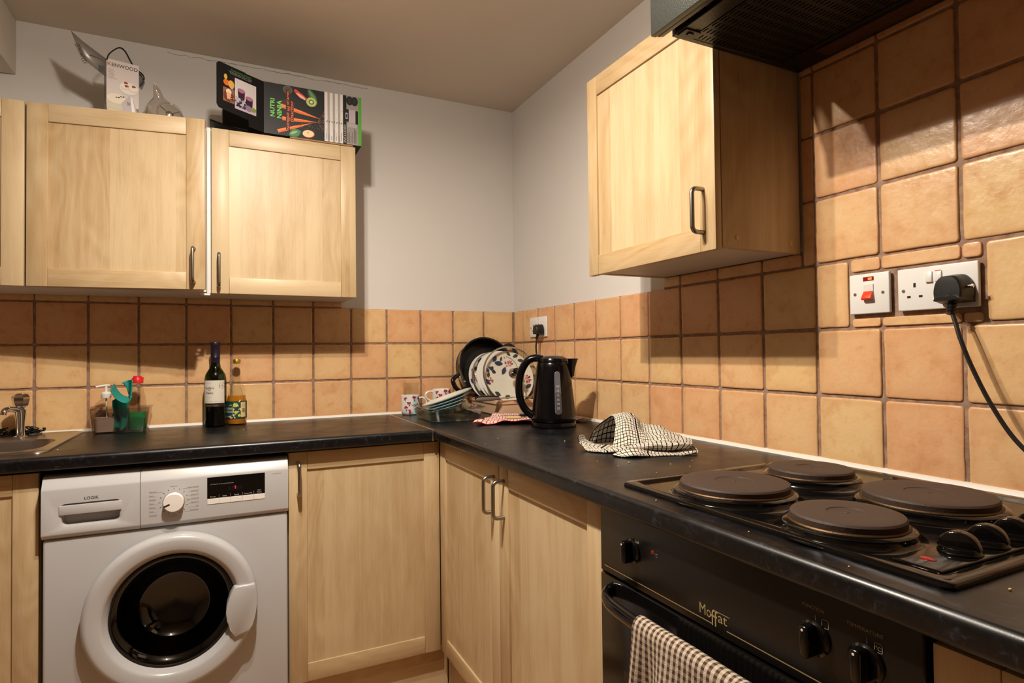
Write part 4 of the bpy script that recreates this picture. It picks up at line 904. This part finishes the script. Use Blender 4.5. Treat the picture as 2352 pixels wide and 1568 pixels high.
# deep pan lying on its rim against the corner
pn = Vector((.05, -.94, .28)).normalized(); M = stand(-.184, -.105, 1.098, pn)
t = thing('saucepan', 'dark brown two-handled pan standing on edge behind the plates', 'pan', M.translation)
b = NB(); rp = .131; lathe(b, [(0, -.07), (rp-.016, -.07), (rp-.006, -.066), (rp-.001, -.056), (rp, -.014), (rp+.0035, -.012), (rp+.0035, -.002), (rp+.002, 0)], 64, M); obj('pan_body', b, M_['pan_dark'], t)
b = NB(); lathe(b, [(rp+.001, .0), (rp-.003, -.001), (rp-.005, -.02), (rp-.008, -.058), (rp-.018, -.066), (0, -.066)], 64, M); obj('pan_lining', b, M_['pan_inner'], t, label='matt black lining')
for zz in (-.0125, -.007, -.0005):
    b = NB(); lathe(b, [(rp+.0034, zz-.0012), (rp+.0046, zz), (rp+.0034, zz+.0012)], 64, M); obj('steel_band', b, M_['chrome'], t)
for sgn, ang in ((1, R(27)), (-1, R(27))):
    u = Vector((math.cos(ang), math.sin(ang), 0))*sgn; v = Vector((-math.sin(ang), math.cos(ang), 0))
    b = NB(); P = [(.0, -.032), (.020, -.034), (.040, -.026), (.047, 0), (.040, .026), (.020, .034), (.0, .032)]
    tube(b, spline([M @ (u*(rp+.002+a)+v*c+Vector((0, 0, -.02-.0*a))) for a, c in P], 6), .0072, 12, flat=(1, 1.35)); obj('handle', b, M_['black_gloss'], t)
    b = NB(); bx(b, -.004, .010, -.030, .030, -.029, -.013, .003, 2, M=M @ Matrix.Translation(u*rp) @ Matrix.Rotation(math.atan2(u.y, u.x), 4, 'Z')); obj('bracket', b, M_['steel'], t)
# fish slice across the rim
t = thing('spatula', 'kitchen spatula with a grey and black handle lying across the drainer rim', 'spatula', (-.3, -.335, .97))
a, c = Vector((-.352, -.366, .9745)), Vector((-.168, -.346, .9745)); d = (c-a).normalized(); s_ = Vector((-d.y, d.x, 0)); n_ = Vector((0, 0, 1))
b = NB(); Ls = []
for k, hw, hh in ((0, .004, .004), (.006, .0095, .008), (.03, .0115, .0098), (.07, .0105, .009), (.1, .008, .0078), (.108, .005, .005)):
    Ls.append([a+d*k+s_*hw*math.cos(2*PI*i/16)+n_*hh*math.sin(2*PI*i/16) for i in range(16)])
loft(b, Ls, cap0=True, cap1=True); ho = obj('grip', b, M_['grey_handle'], t)
b = NB(); tube(b, spline([a+d*k+n_*z for k, z in ((.0, .003), (.004, .0088), (.03, .0108), (.07, .010), (.104, .0078))], 4), .003, 8, flat=(2.4, .7)); obj('black_inlay', b, M_['rubber'], ho)
b = NB(); tube(b, [a+d*.105, a+d*.15, a+d*.17], .0028, 8); P = [(.165, .004), (.18, .022), (.235, .030), (.24, -.030), (.18, -.022), (.165, -.004)]
prism(b, [a+d*k+s_*h for k, h in P], (0, 0, .0012)); obj('blade', b, M_['steel'], t)
# fork leaning in the drainer
t = thing('fork', 'steel fork standing in the drainer behind the kettle handle', 'fork', (-.08, -.3, .94))
b = NB(); bx(b, -.004, .004, -.0008, .0008, 0, .09, .0006, 1); bx(b, -.0115, .0115, -.0008, .0008, .09, .108, .0006, 1)
for i in range(4): bx(b, -.0115+.0068*i, -.0088+.0068*i, -.0008, .0008, .106, .155, .0006, 1)
bmesh.ops.transform(b, matrix=T_((-.105, -.315, .942)) @ Matrix.Rotation(R(14), 4, 'X') @ Matrix.Rotation(R(78), 4, 'Y') @ T_((0, 0, -.06)), verts=b.verts) if 0 else bmesh.ops.transform(b, matrix=T_((-.118, -.322, .9415)) @ RX(R(-8)), verts=b.verts)
obj('fork_body', b, M_['steel'], t)

# ------------------------------------------------------------------ cloths
def wr(u, v, s=0): return noise.noise(Vector((u*3.1+s, v*3.1, s)))*.6+noise.noise(Vector((u*7+s, v*7, s+4)))*.3
def red(u, v):
    # flat crumpled towel: front-left to behind the kettle
    A, B, D, E = Vector((-.445, -.565, 0)), Vector((-.040, -.690, 0)), Vector((-.265, -.350, 0)), Vector((-.035, -.400, 0))
    p = A.lerp(B, u).lerp(D.lerp(E, u), v)
    h = .004+.020*max(0, wr(u*1.3, v*1.2, 2)+.25)*(1-.6*max(0, u-.45))+.006*math.sin(u*34+v*9)*max(0, .5-v)**1
    p += Vector((.012*wr(u*2, v*2, 8), .014*wr(u*2, v*2, 5)*(1-v), 0)); p.z = WT+max(.0035, h)
    dk = Vector((p.x-kx, p.y-ky, 0))
    if dk.length < .092: dk = dk.normalized()*.092; p.x = kx+dk.x; p.y = ky+dk.y
    if p.y > -.352: p.y = -.352+.15*0; p.z = max(p.z, WT+.004)
    return p
b = NB(); sheet(b, 60, 40, red, .42, .28)
tag(obj('tea_towel', b, M_['red_check'], solid=.002), 'red and white checked tea towel crumpled in front of the drainer', 'tea towel')
t = thing('knife', 'small knife with a black handle lying on the red checked towel', 'knife', (-.25, -.6, WT+.02))
b = NB(); bx(b, 0, .055, -.0075, .0075, -.005, .006, .003, 2); M = T_((-.272, -.588, WT+.0285)) @ RZ(R(-18)); bmesh.ops.transform(b, matrix=M, verts=b.verts); obj('handle', b, M_['black_satin'], t)
b = NB(); prism(b, [M @ Vector(q) for q in ((-.07, -.001, 0), (-.06, -.008, 0), (0, -.008, 0), (0, .006, 0), (-.06, .004, 0))], (0, 0, .001)); obj('blade', b, M_['steel'], t)
t = thing('knife', 'wooden-handled knife lying on the red checked towel, nearest the viewer', 'knife', (-.3, -.65, WT+.02))
M = T_((-.338, -.612, WT+.026)) @ RZ(R(-32)); b = NB(); bx(b, 0, .055, -.006, .006, -.004, .005, .003, 2, M=M); obj('handle', b, M_['peach_wood'], t)
b = NB(); prism(b, [M @ Vector(q) for q in ((.055, -.006, 0), (.10, -.006, 0), (.112, .001, 0), (.055, .005, 0))], (0, 0, .001)); obj('blade', b, M_['black_gloss'], t)

# black and white checked towel: rows of control points from the far edge, over the humps, to the near folds
O = Vector((-.262, -1.255, WT)); ex = Vector((.8676, -.4975, 0)); ey = Vector((.4975, .8676, 0))   # ex right in the picture, ey away
TA = [  # upper layer, (right, away, height) in cm: far edge, over the arch, down the near side; its left hem stays open
 [(-12.5, 7, .4), (-7, 9, .5), (-2, 10, .5), (3, 10, .4), (8, 9, .4), (12, 7, .4), (15, 4, .3)],
 [(-10.5, 6.2, 4.6), (-6, 7, 7.2), (-1.5, 7, 7.6), (2.5, 7, 5.6), (7, 6, 5.0), (11.5, 4.6, 3.4), (15.2, 2.4, 1.6)],
 [(-6.5, 3.6, 8.0), (-4, 3.8, 8.9), (-.5, 4, 8.3), (2.6, 4, 5.6), (7, 3.4, 5.2), (11.5, 2, 3.8), (15.6, .6, 2.3)],
 [(-5.4, 1.4, 7.0), (-3.6, 1, 7.4), (-.2, 1.2, 6.6), (2.4, 1.4, 4.2), (7, .6, 4.4), (11.5, -.4, 3.4), (15.8, -1, 2.5)],
 [(-6.0, -.8, 4.0), (-3.6, -1.2, 4.8), (0, -1, 4.3), (3, -1, 3.4), (7.2, -1.6, 3.6), (11.5, -2, 3.0), (15.6, -2.2, 2.3)],
 [(-6.8, -2.8, 1.0), (-3.6, -3.2, 1.6), (0, -3, 2.2), (3.2, -3.2, 2.5), (7.4, -3.4, 2.7), (11.4, -3.4, 2.5), (14.8, -3.2, 1.9)]]
TB = [  # lower layer: rises in a loop at the left, rolls under along the near edge
 [(-13.6, 5, 3.0), (-11.8, 4.6, 1.0), (-7, 4, .35), (-2, 3, .35), (3, 2, .4), (9, 1, .5), (14, 0, .4)],
 [(-15.0, 2.6, 3.4), (-13.4, 2, 1.2), (-8, 1, .4), (-3, 0, .4), (2, -1, .9), (8, -1.6, 1.6), (14.5, -1.4, 1.3)],
 [(-15.4, .2, 2.6), (-13.6, -.8, 1.0), (-9, -1.6, .4), (-4, -2.4, .9), (1, -3, 2.2), (7, -3.3, 2.6), (15, -3, 2.2)],
 [(-14.6, -1.6, 1.5), (-12.6, -2.8, .9), (-8.6, -3.8, 1.0), (-4, -4.4, 1.6), (1, -4.8, 2.5), (7, -5, 2.6), (14.8, -4.6, 2.4)],
 [(-13.6, -2.8, .5), (-11.6, -4, .45), (-8, -5, .6), (-3.6, -5.4, 1.2), (1, -5.6, 2.0), (7, -5.7, 2.2), (14.2, -5.2, 2.2)],
 [(-13, -2.6, .25), (-11, -3.6, .25), (-7.6, -4.4, .25), (-3.4, -4.6, .3), (1, -4.4, .5), (7, -4.4, .6), (13, -4.2, 1.0)]]
TC = [  # bottom lip on the worktop with a pinched corner and an open end at the right
 [(-5.5, -5.0, .25), (-2, -5.2, .5), (1.5, -5, .5), (6, -4.8, .35), (10.5, -4.4, .35), (15.4, -3.6, 1.6)],
 [(-6.2, -6.4, .3), (-2.6, -6.6, 1.5), (1.5, -6.2, .9), (6, -5.9, .3), (10.8, -5.7, .25), (16.2, -4.6, .7)],
 [(-7.6, -7.8, .3), (-3.0, -8.2, 1.9), (1.2, -7.6, .6), (6, -6.9, .25), (11, -6.6, .25), (15.6, -5.8, .3)],
 [(-5.8, -9.2, .25), (-2.4, -9.6, .6), (1.4, -8.6, .25), (6, -7.6, .25), (11, -7.2, .3), (15, -6.5, .8)]]
def cr(a, b, c, d, t): return .5*((2*b)+(c-a)*t+(2*a-5*b+4*c-d)*t*t+(-a+3*b-3*c+d)*t**3)
def crow(P, t):
    m = len(P)-1; i = min(int(t*m), m-1); f = t*m-i; g = lambda k: P[max(0, min(m, k))]
    return cr(g(i-1), g(i), g(i+1), g(i+2), f)
def layer(T, amp, sd):
    RW = [[Vector(p)*.01 for p in r] for r in T]
    def fn(u, v):
        q = crow([crow(r, u) for r in RW], v); q.x *= .86 if q.x > 0 else 1.0; q.y *= 1.38 if q.y < 0 else 1.0; w1 = amp*(noise.noise(Vector((u*7, v*6, sd)))*.0042+noise.noise(Vector((u*17, v*12, sd+3)))*.0018)
        p = O+ex*(q.x+.6*w1)+ey*(q.y+w1); p.z = WT+max(.0022, q.z+w1*min(1, q.z/.012)); return p
    return fn
b = NB(); sheet(b, 80, 70, layer(TA, 1, 1), .36, .30); sheet(b, 80, 50, layer(TB, .8, 7), .38, .22); sheet(b, 70, 26, layer(TC, .6, 4), .30, .10)
tag(obj('tea_towel', b, M_['black_check'], solid=.0028), 'black and white checked tea towel heaped on the worktop behind the hob', 'tea towel')

# towel hung over the oven door handle
def hung(u, v):
    y = -1.722-.27*u; s = v-.16; fold = .011*math.sin(u*19+1.5*s+2*math.sin(u*5))+.008*math.sin(u*8-2)
    top = .7075+.0165; R_ = .0155
    L = .46*s
    if s < 0: L2 = -s*.9; x, z = -.606, .7075-min(L2, .1)
    a = v*1.0
    if v < .16:
        x, z = -.611+.002*math.sin(u*20), .7075-.065*(1-v/.16)
    elif v < .30:
        th = PI*(v-.16)/.14; x, z = -.626+.0152*math.cos(th), .7095+.0165*math.sin(th)
    else:
        d = (v-.30)/.70; x, z = -.6415-(.006+fold)*min(1, d*3)-.012*d, .709-.36*d
        y += .010*math.sin(u*13+d*3)*d
    return Vector((x, y+.006*noise.noise(Vector((u*5, v*4, 3))), z-.004*math.sin(u*11)*(.3 if v < .3 else 1)*.3))
b = NB(); sheet(b, 90, 70, hung, .26, .5)
tag(obj('tea_towel', b, M_['brown_check'], solid=.0018), 'brown and cream checked tea towel hanging over the oven door handle', 'tea towel')

# ------------------------------------------------------------------ boxes and bag on the wall cabinets
ZC = ZT-.005
def card_box(bm, x0, x1, y0, y1, z0, z1, mat=0, th=.002): bx(bm, x0, x1, y0, y1, z0, z1, .001, 1, mat)
nx0, nx1, ny0, ny1, nz0, nz1 = -1.106, -.770, -.292, -.095, ZC+.0065, ZC+.187
t = thing('appliance_box', 'black blender box lying on its side with its end flaps open', 'box', ((nx0+nx1)/2, -.19, ZC))
b = NB(); th = .002
bx(b, nx0, nx1, ny0, ny0+th, nz0, nz1); bx(b, nx0, nx1, ny1-th, ny1, nz0, nz1); bx(b, nx0, nx1, ny0+th, ny1-th, nz0, nz0+th); bx(b, nx0, nx1, ny0+th, ny1-th, nz1-th, nz1); bx(b, nx1-th, nx1, ny0+th, ny1-th, nz0+th, nz1-th)
nb = obj('carton', b, M_['card_black'], t)
W_, H_ = nx1-nx0, nz1-nz0
p = Print(plane((nx0, ny0, nz0), (1, 0, 0), (0, 0, 1)))
p.rect(0, 0, W_*.605, H_, '0f0e12'); 
p.ell(.078, .165, .016, .0145, '5d564a'); p.ell(.078, .165, .012, .010, '4a443a'); p.ell(.071, .118, .013, .012, '3a1a12')
def carrot(x0, y0, x1, y1, w0):
    d = math.hypot(x1-x0, y1-y0); nx_, ny_ = -(y1-y0)/d, (x1-x0)/d
    p.poly([(x0+nx_*w0, y0+ny_*w0), ((x0+x1)/2+nx_*w0*.8, (y0+y1)/2+ny_*w0*.8), (x1, y1), ((x0+x1)/2-nx_*w0*.8, (y0+y1)/2-ny_*w0*.8), (x0-nx_*w0, y0-ny_*w0)], 'd6662a')
    p.poly([(x0+nx_*w0*.8, y0+ny_*w0*.8), ((x0+x1)/2+nx_*w0*.6, (y0+y1)/2+ny_*w0*.6), (x1, y1), ((x0+x1)/2+nx_*w0*.1, (y0+y1)/2+ny_*w0*.1), (x0, y0)], 'e88642')
carrot(.055, .105, .19, .078, .0075); carrot(.06, .06, .18, .064, .0068); carrot(.045, .013, .165, .060, .0062)
rn = random.Random(2)
for i in range(90): a = rn.uniform(-1.0, 1.0); d = rn.uniform(.0, .035); p.line(.178+d*math.cos(a), .066+d*math.sin(a)*1.3, .181+d*1.1*math.cos(a), .067+d*1.25*math.sin(a)*1.3, .0009, ('8a4a32', 'a86a4a', '5c3a30', '4a5258')[i % 4])
for i in range(40): p.ell(rn.uniform(.12, .2), rn.uniform(.03, .06), .0014, .0012, ('6a3030', '51606a', '8a5a3a')[i % 3], 0, 6)
p.poly([(.098, .167), (.104, .172), (.13, .155), (.142, .145), (.138, .136), (.12, .142), (.105, .155)], 'c9412f'); p.poly([(.108, .160), (.13, .150), (.138, .142), (.136, .137), (.12, .144), (.108, .154)], 'e3b0a0')
p.leaf(.145, .182, .062, .012, -1.0, '2f5a38'); p.leaf(.148, .178, .055, .006, -1.0, '5c8a5a')
p.ell(.158, .134, .0185, .0175, '8fa054'); p.ell(.158, .134, .0165, .0155, 'b2bf70'); p.ell(.158, .134, .0095, .0088, '4b5a34'); p.ell(.158, .134, .0055, .005, 'd8d3a0')
p.leaf(.082, .004, .045, .014, .45, '3c7a4a'); p.leaf(.085, .008, .03, .005, .5, '7fae7a'); p.ell(.148, .017, .021, .0145, 'b03a2c', .1); p.ell(.147, .018, .0195, .0128, 'e0c79c', .1); p.ell(.146, .021, .003, .0018, '6a4a2a')
p.text('NUTRI', .034, .061, .019, '76c35a', PI/2, bold=.03, width=.064); p.text('NINJA', .0575, .058, .0215, '76c35a', PI/2, bold=.03, width=.064)
p.rect(.072, .022, .0845, .162, '140f10'); p.rect(.086, .05, .098, .128, '140f10')
p.text('NUTRIENT and VITAMIN', .0825, .0235, .0105, 'e8662a', PI/2, bold=.02, width=.136); p.text('EXTRACTION*', .0965, .0515, .0105, 'e8662a', PI/2, bold=.02, width=.074)
p.rect(W_*.605, 0, W_*.80, H_, 'd3cdca')
for k in (.655, .71, .765): p.rect(W_*(k-.018), 0, W_*(k+.006), H_, '9a9694')
for i in range(7):
    x = W_*(.625+.026*i); p.line(x, .075, x+.002, .070, .0015, '2a2a2a'); p.line(x+.002, .070, x+.0035, .078, .0013, '2a2a2a')
    for j in range(2): p.rect(x+.002*j-.001, .006, x+.002*j, .02+.028*rn.random(), '6a6664')
for y_ in (.086, .118): p.line(W_*.66, y_, W_*.80, y_, .001, 'b0acaa')
p.line(W_*.66, .086, W_*.66, .118, .001, 'b0acaa')
p.rect(W_*.80, 0, W_*.965, H_, '8c8682'); p.rect(W_*.80, 0, W_*.838, H_, '0e0e10'); p.text('INCLUDES:', W_*.832, .006, .012, 'b5b1ae', PI/2, width=.066)
for i in range(6): p.rect(W_*(.85+.017*i), .006, W_*(.855+.017*i), .03+.03*rn.random(), '403d3c')
p.ell(W_*.872, H_-.018, .0125, .017, '1d1c1e'); p.ell(W_*.925, H_-.018, .0125, .017, '1d1c1e'); p.ell(W_*.872, H_-.018, .005, .009, '2d2c2e'); p.ell(W_*.925, H_-.018, .005, .009, '2d2c2e')
p.rect(W_*.86, .080, W_*.94, .130, 'a9a1a4'); p.rect(W_*.82, .084, W_*.862, .130, '121214'); p.rect(W_*.828, .094, W_*.85, .116, 'b9b5b2'); p.rect(W_*.832, .098, W_*.846, .112, '2a2a2c'); p.rect(W_*.935, .078, W_*.962, .128, '121214'); p.rect(W_*.845, .064, W_*.95, .078, 'a39d9a')
p.rect(W_*.965, 0, W_, H_, '4f9a3a'); p.make('front_print', nb, label='printed front with carrots and green lettering')
b = NB(); bx(b, nx0+.085, nx1-.03, ny0-.0006, ny0+.012, ZC+.0005, nz0-.0005, .001, 1); obj('base_card', b, M_['card'], t)
# side flap standing open towards the viewer
hA = Vector((nx0, ny0, nz0)); fu = Vector((-.145, -.098, .0)).normalized()
FH = [(0, .001), (0, H_-.001), (.07, H_-.002), (.072, H_), (.168, H_), (.176, H_-.008), (.176, .040), (.168, .030), (.060, .024), (.058, .003)]
b = NB(); prism(b, [hA+fu*u+Vector((0, 0, v)) for u, v in FH], fu.cross(Vector((0, 0, 1)))*.0022*(1)); fl = obj('side_flap', b, M_['card_black'], t)
pn_ = fu.cross(Vector((0, 0, 1))); sg = 1 if pn_.y < 0 else -1
ff = lambda u, v, k: hA+fu*(.176-u)+Vector((0, 0, v))+pn_*((.0022 if sg > 0 else 0)+k*1 if sg > 0 else -k)
p = Print(ff)
p.rect(.022, .112, .062, .150, '17161a'); p.ell(.031, .139, .006, .009, 'c9b04a'); p.ell(.034, .121, .011, .010, 'd46a2c'); p.ell(.051, .120, .011, .013, 'd7a24a'); p.ell(.053, .108, .006, .003, 'a9a29a')
p.rect(.022, .058, .062, .104, '8a5a4a'); p.ell(.042, .078, .019, .018, '6a3a2c'); p.ell(.042, .092, .010, .010, 'e0c8ac'); p.poly([(.033, .09), (.051, .09), (.047, .068), (.037, .068)], 'd2a684'); 
for i in range(16): p.ell(.024+.036*rn.random(), .060+.02*rn.random(), .002, .0018, ('6a3420', 'c98a5a', '3a1a12')[i % 3], 0, 6)
p.rect(.064, .046, .145, .148, 'c9c2c4'); p.poly([(.064, .046), (.145, .046), (.145, .062), (.115, .078), (.088, .085), (.064, .09)], 'b3a6b4')
for gx_, gz_ in ((.088, .112), (.118, .096)): p.poly([(gx_-.014, gz_), (gx_+.014, gz_), (gx_+.012, gz_-.028), (gx_-.011, gz_-.026)], '3a2030'); p.ell(gx_, gz_, .0142, .0072, '8d5a78'); p.ell(gx_, gz_, .0105, .005, 'a87090')
for i in range(46): p.ell(.066+.055*rn.random(), .050+.04*rn.random()*rn.random()+.006, .0034, .0031, ('1d1a2c', '2b2840', '4a4664')[i % 3], 0, 8)
for i in range(12): p.leaf(.132, .055, .018, .003, rn.uniform(.6, 2.4), '7a8a3c')
p.ell(.115, .062, .012, .010, '8a7090'); p.text('CONGRATULATIONS!', .05, .1655, .0075, '4f9a44', width=.075); p.text('You have made a great choice for a healthy', .042, .1605, .0042, 'b9b5b2', width=.086); p.text('life. Get blending for you and your family.', .046, .1555, .0042, 'b9b5b2', width=.080)
p.make('flap_print', fl, label='flap print with smoothie pictures')
# lower flap, printed underneath, sagging out over the neighbouring cabinet
def lowflap(u, v): return Vector((nx0-.168*u, ny0+.004+.15*v+.02*u*(1-v), nz0+.001+.028*u*u+.012*v*u))
b = NB(); sheet(b, 10, 6, lowflap); lf = obj('lower_flap', b, M_['card_black'], t, solid=.002)
p = Print(lambda u, v, k: lowflap(u, v)-Vector((0, 0, .0012+k))); 
for q, c_ in (([(.0, .05), (.45, .12), (.45, .30), (0, .22)], 'b03a24'), ([(.2, .35), (.8, .5), (.95, .62), (.3, .5)], '7a3a1e'), ([(.4, .1), (.9, .35), (.95, .45), (.5, .22)], '5a3a1c'), ([(.1, .6), (.6, .72), (.6, .8), (.1, .7)], '6a2a1a')): p.poly(q, c_)
p.make('flap_print', lf)
b = NB(); prism(b, [Vector((nx0-.002, ny1-.001, nz0+.002)), Vector((nx0-.002, ny1-.001, nz1-.002)), Vector((nx0-.13, ny1+.045, nz1-.01)), Vector((nx0-.13, ny1+.045, nz0+.02))], (0, .002, 0)); obj('back_flap', b, M_['card_black'], t)

# tall white coffee-frother box with a strap
t = thing('appliance_box', 'tall white kitchen-gadget box with a black strap on the wall cabinet', 'box', (-1.54, -.17, ZC), (0, 0, R(14)))
cw, ch, cd = .090, .206, .07; x0, y0 = -cw/2, -.035
b = NB(); bx(b, x0, x0+cw, y0, y0+cd, 0, ch, .0012, 1); kb_ = obj('carton', b, M_['card_silver'], t, local=True)
p = Print(plane((x0, y0, 0), (1, 0, 0), (0, 0, 1)))
p.rect(0, 0, cw, ch, 'cfc6c4'); p.rect(0, 0, cw, .06, '77706a'); p.ell(.045, .125, .06, .075, 'd6cdca') if 0 else None
p.ell(.062, .118, .0275, .022, 'c7bfba'); p.ell(.062, .122, .0265, .020, 'e2dcd8')
for u, v in ((.052, .123), (.075, .119)): p.ell(u, v, .0125, .0085, 'd9cfb6'); p.ell(u, v+.004, .0115, .007, 'e9e2d2')
for u, v in ((.053, .140), (.055, .130), (.075, .133)): p.leaf(u-.006, v, .014, .0035, -.2, 'a33a24'); p.leaf(u+.005, v, -.011, .003, .5, '8a2a1c')
p.ell(.0275, .052, .027, .036, 'c9bfae', n=30); p.ell(.0275, .080, .0265, .016, 'e0d8c4', n=26); p.rect(0, .045, .056, .046, 'a39a8c')
for u, v in ((.030, .083), (.043, .088)): p.leaf(u, v, .008, .0022, .4, '2a3024'); p.leaf(u, v, -.006, .002, -.3, '2a3024')
p.poly([(.041, .068), (.068, .104), (.0825, .06), (.088, .0), (.05, .0)], 'b9b0b2'); p.poly([(.066, .102), (.072, .09), (.088, .0), (.074, .0)], 'e9e6e6'); p.poly([(.055, .078), (.066, .074), (.066, .066), (.058, .064)], '8a8488')
p.text('K', .003, .184, .0165, 'b04a34', bold=.012, width=.0098); p.text('ENWOOD', .0145, .184, .0165, '3a3230', bold=.012, width=.072)
for i, L in enumerate((.014, .017, .014, .019, .015, .016, .024)): p.rect(.005, .172-.0048*i, .005+L, .1735-.0048*i, 'a0908c')
p.make('front_print', kb_, M_['print_matt'], local=True, label='white printed front with desserts')
b = NB(); tube(b, spline([(x0+.001, y0-.002, ch-.006), (x0+.006, y0-.003, ch+.012), (x0+.022, y0, ch+.034), (x0+.038, y0+.004, ch+.047), (x0+.052, y0+.006, ch+.040), (x0+.066, y0+.006, ch+.014), (x0+.074, y0+.004, ch-.002)], 6), .0024, 8, flat=(1.5, .8)); obj('strap', b, M_['rubber'], t, local=True)
FP = [(x0, ch-.002), (x0-.062, ch+.030), (x0-.094, ch+.052), (x0-.080, ch+.014), (x0-.068, ch-.016), (x0-.054, ch-.030), (x0, ch-.062)]
ys_ = [y0+.004, y0-.006, y0-.012, y0-.010, y0-.008, y0-.006, y0+.004]
b = NB(); n_ = len(FP); a_ = [b.verts.new((p_[0], y, p_[1])) for p_, y in zip(FP, ys_)]; c_ = b.verts.new((x0-.05, y0-.004, ch-.002))
for i in range(n_): b.faces.new((a_[i], a_[(i+1) % n_], c_))
lf_ = obj('side_flap', b, M_['card_silver'], t, local=True, solid=.0016, label='grey flap with mirrored lettering')
p = Print(lambda u, v, k: Vector((x0-.09+u, y0-.0128-k+.016*max(0, u-.03)/.06, ch-.07+v))); p.text('KENWOOD', .040, .033, .020, '3a3634', R(112), width=.06); p.rect(.045, .062, .082, .066, '6a6462'); p.rect(.07, .02, .086, .04, '4a4644')
p.make('flap_lettering', lf_, M_['print_matt'], local=True)
b = NB(); prism(b, [(x0+cw, y0+.03, ch-.002), (x0+cw+.012, y0+.02, ch-.02), (x0+cw+.020, y0+.015, ch-.045), (x0+cw+.012, y0+.02, ch-.07), (x0+cw, y0+.03, ch-.055)], (0, .0015, 0)); obj('end_flap', b, M_['card_silver'], t, local=True)
b = NB(); tube(b, spline([(x0+cw, y0+.012, ch-.012), (x0+cw+.012, y0+.008, ch-.022), (x0+cw+.016, y0+.006, ch-.038), (x0+cw+.008, y0+.008, ch-.055)], 5), .0022, 8); obj('strap', b, M_['rubber'], t, local=True)
# plastic bag with a clear cup inside
cx_, cy_ = -1.418, -.19
t = thing('clear_cup', 'clear plastic cup lying inside a crumpled plastic bag on the cabinet', 'cup', (cx_+.01, cy_, ZC))
M = T_((cx_+.012, cy_+.02, ZC+.0395)) @ RZ(R(10)) @ RX(R(82)); b = NB(); lathe(b, [(.0365, .06), (.037, .062), (.038, .06), (.036, .0), (.034, -.045), (.030, -.048), (0, -.048)], 36, M); obj('cup_wall', b, M_['glass'], t)
b = NB(); lathe(b, [(.034, .061), (.0375, .062), (.0385, .064), (.0375, .066), (.034, .066)], 36, M); c0 = obj('cup_rim', b, M_['clear_plastic'], t)
b = NB(); 
for k in range(3): tube(b, [M @ Vector((0, 0, .055)), M @ Vector((.034*math.cos(k*2.1+.4), .034*math.sin(k*2.1+.4), .062))], .0014, 6)
lathe(b, [(0, .062), (.009, .060), (.012, .055), (0, .052)], 16, M); obj('blade', b, M_['chrome'], t)
def bag(u, v):
    a = 2*PI*u; base = [(.058, 0), (.066, .012), (.062, .04), (.05, .066), (.032, .09), (.014, .11), (.010, .135), (.0, .158)]
    k = v*7; i = min(6, int(k)); f = k-i; r = base[i][0]*(1-f)+base[i+1][0]*f; z = base[i][1]*(1-f)+base[i+1][1]*f
    cr_ = 1+.24*noise.noise(Vector((math.cos(a)*2.2, math.sin(a)*2.2, v*4)))+.1*noise.noise(Vector((math.cos(a)*6, math.sin(a)*6, v*9)))
    sh = -.032*max(0, v-.35)/.65
    return Vector((cx_+.006+r*1.05*cr_*math.cos(a)+sh, cy_+r*.75*cr_*math.sin(a), ZC+.002+z+(.006*noise.noise(Vector((a, v*6, 2)))*(1 if v > .05 else 0))))
b = NB(); sheet(b, 48, 30, bag); tag(obj('plastic_bag', b, M_['bag_film'], angle=20), 'crumpled clear plastic bag on the cabinet beside the tall white box', 'bag')

# crumbs on the worktop
b = NB(); rn = random.Random(4)
for x, y in ((-.452, -1.35), (-.445, -1.42), (-.331, -1.461), (-.256, -1.449), (-.574, -.977), (-.49, -2.17), (-1.647, -.479), (-1.172, -.261), (-.40, -1.40), (-.31, -1.50), (-.5, -.9), (-.57, -1.7), (-.572, -1.9), (-.575, -2.05), (-.42, -1.52), (-.36, -1.05)):
    r = rn.uniform(.0012, .0026); bmesh.ops.create_icosphere(b, subdivisions=1, radius=r, matrix=T_((x, y, WT+r*.7+.0002)) @ Matrix.Scale(.7, 4, (0, 0, 1)))
o = tag(obj('crumbs', b, M_['crumb']), 'scattered pale crumbs on the black worktop', 'crumbs'); o['kind'] = 'stuff'
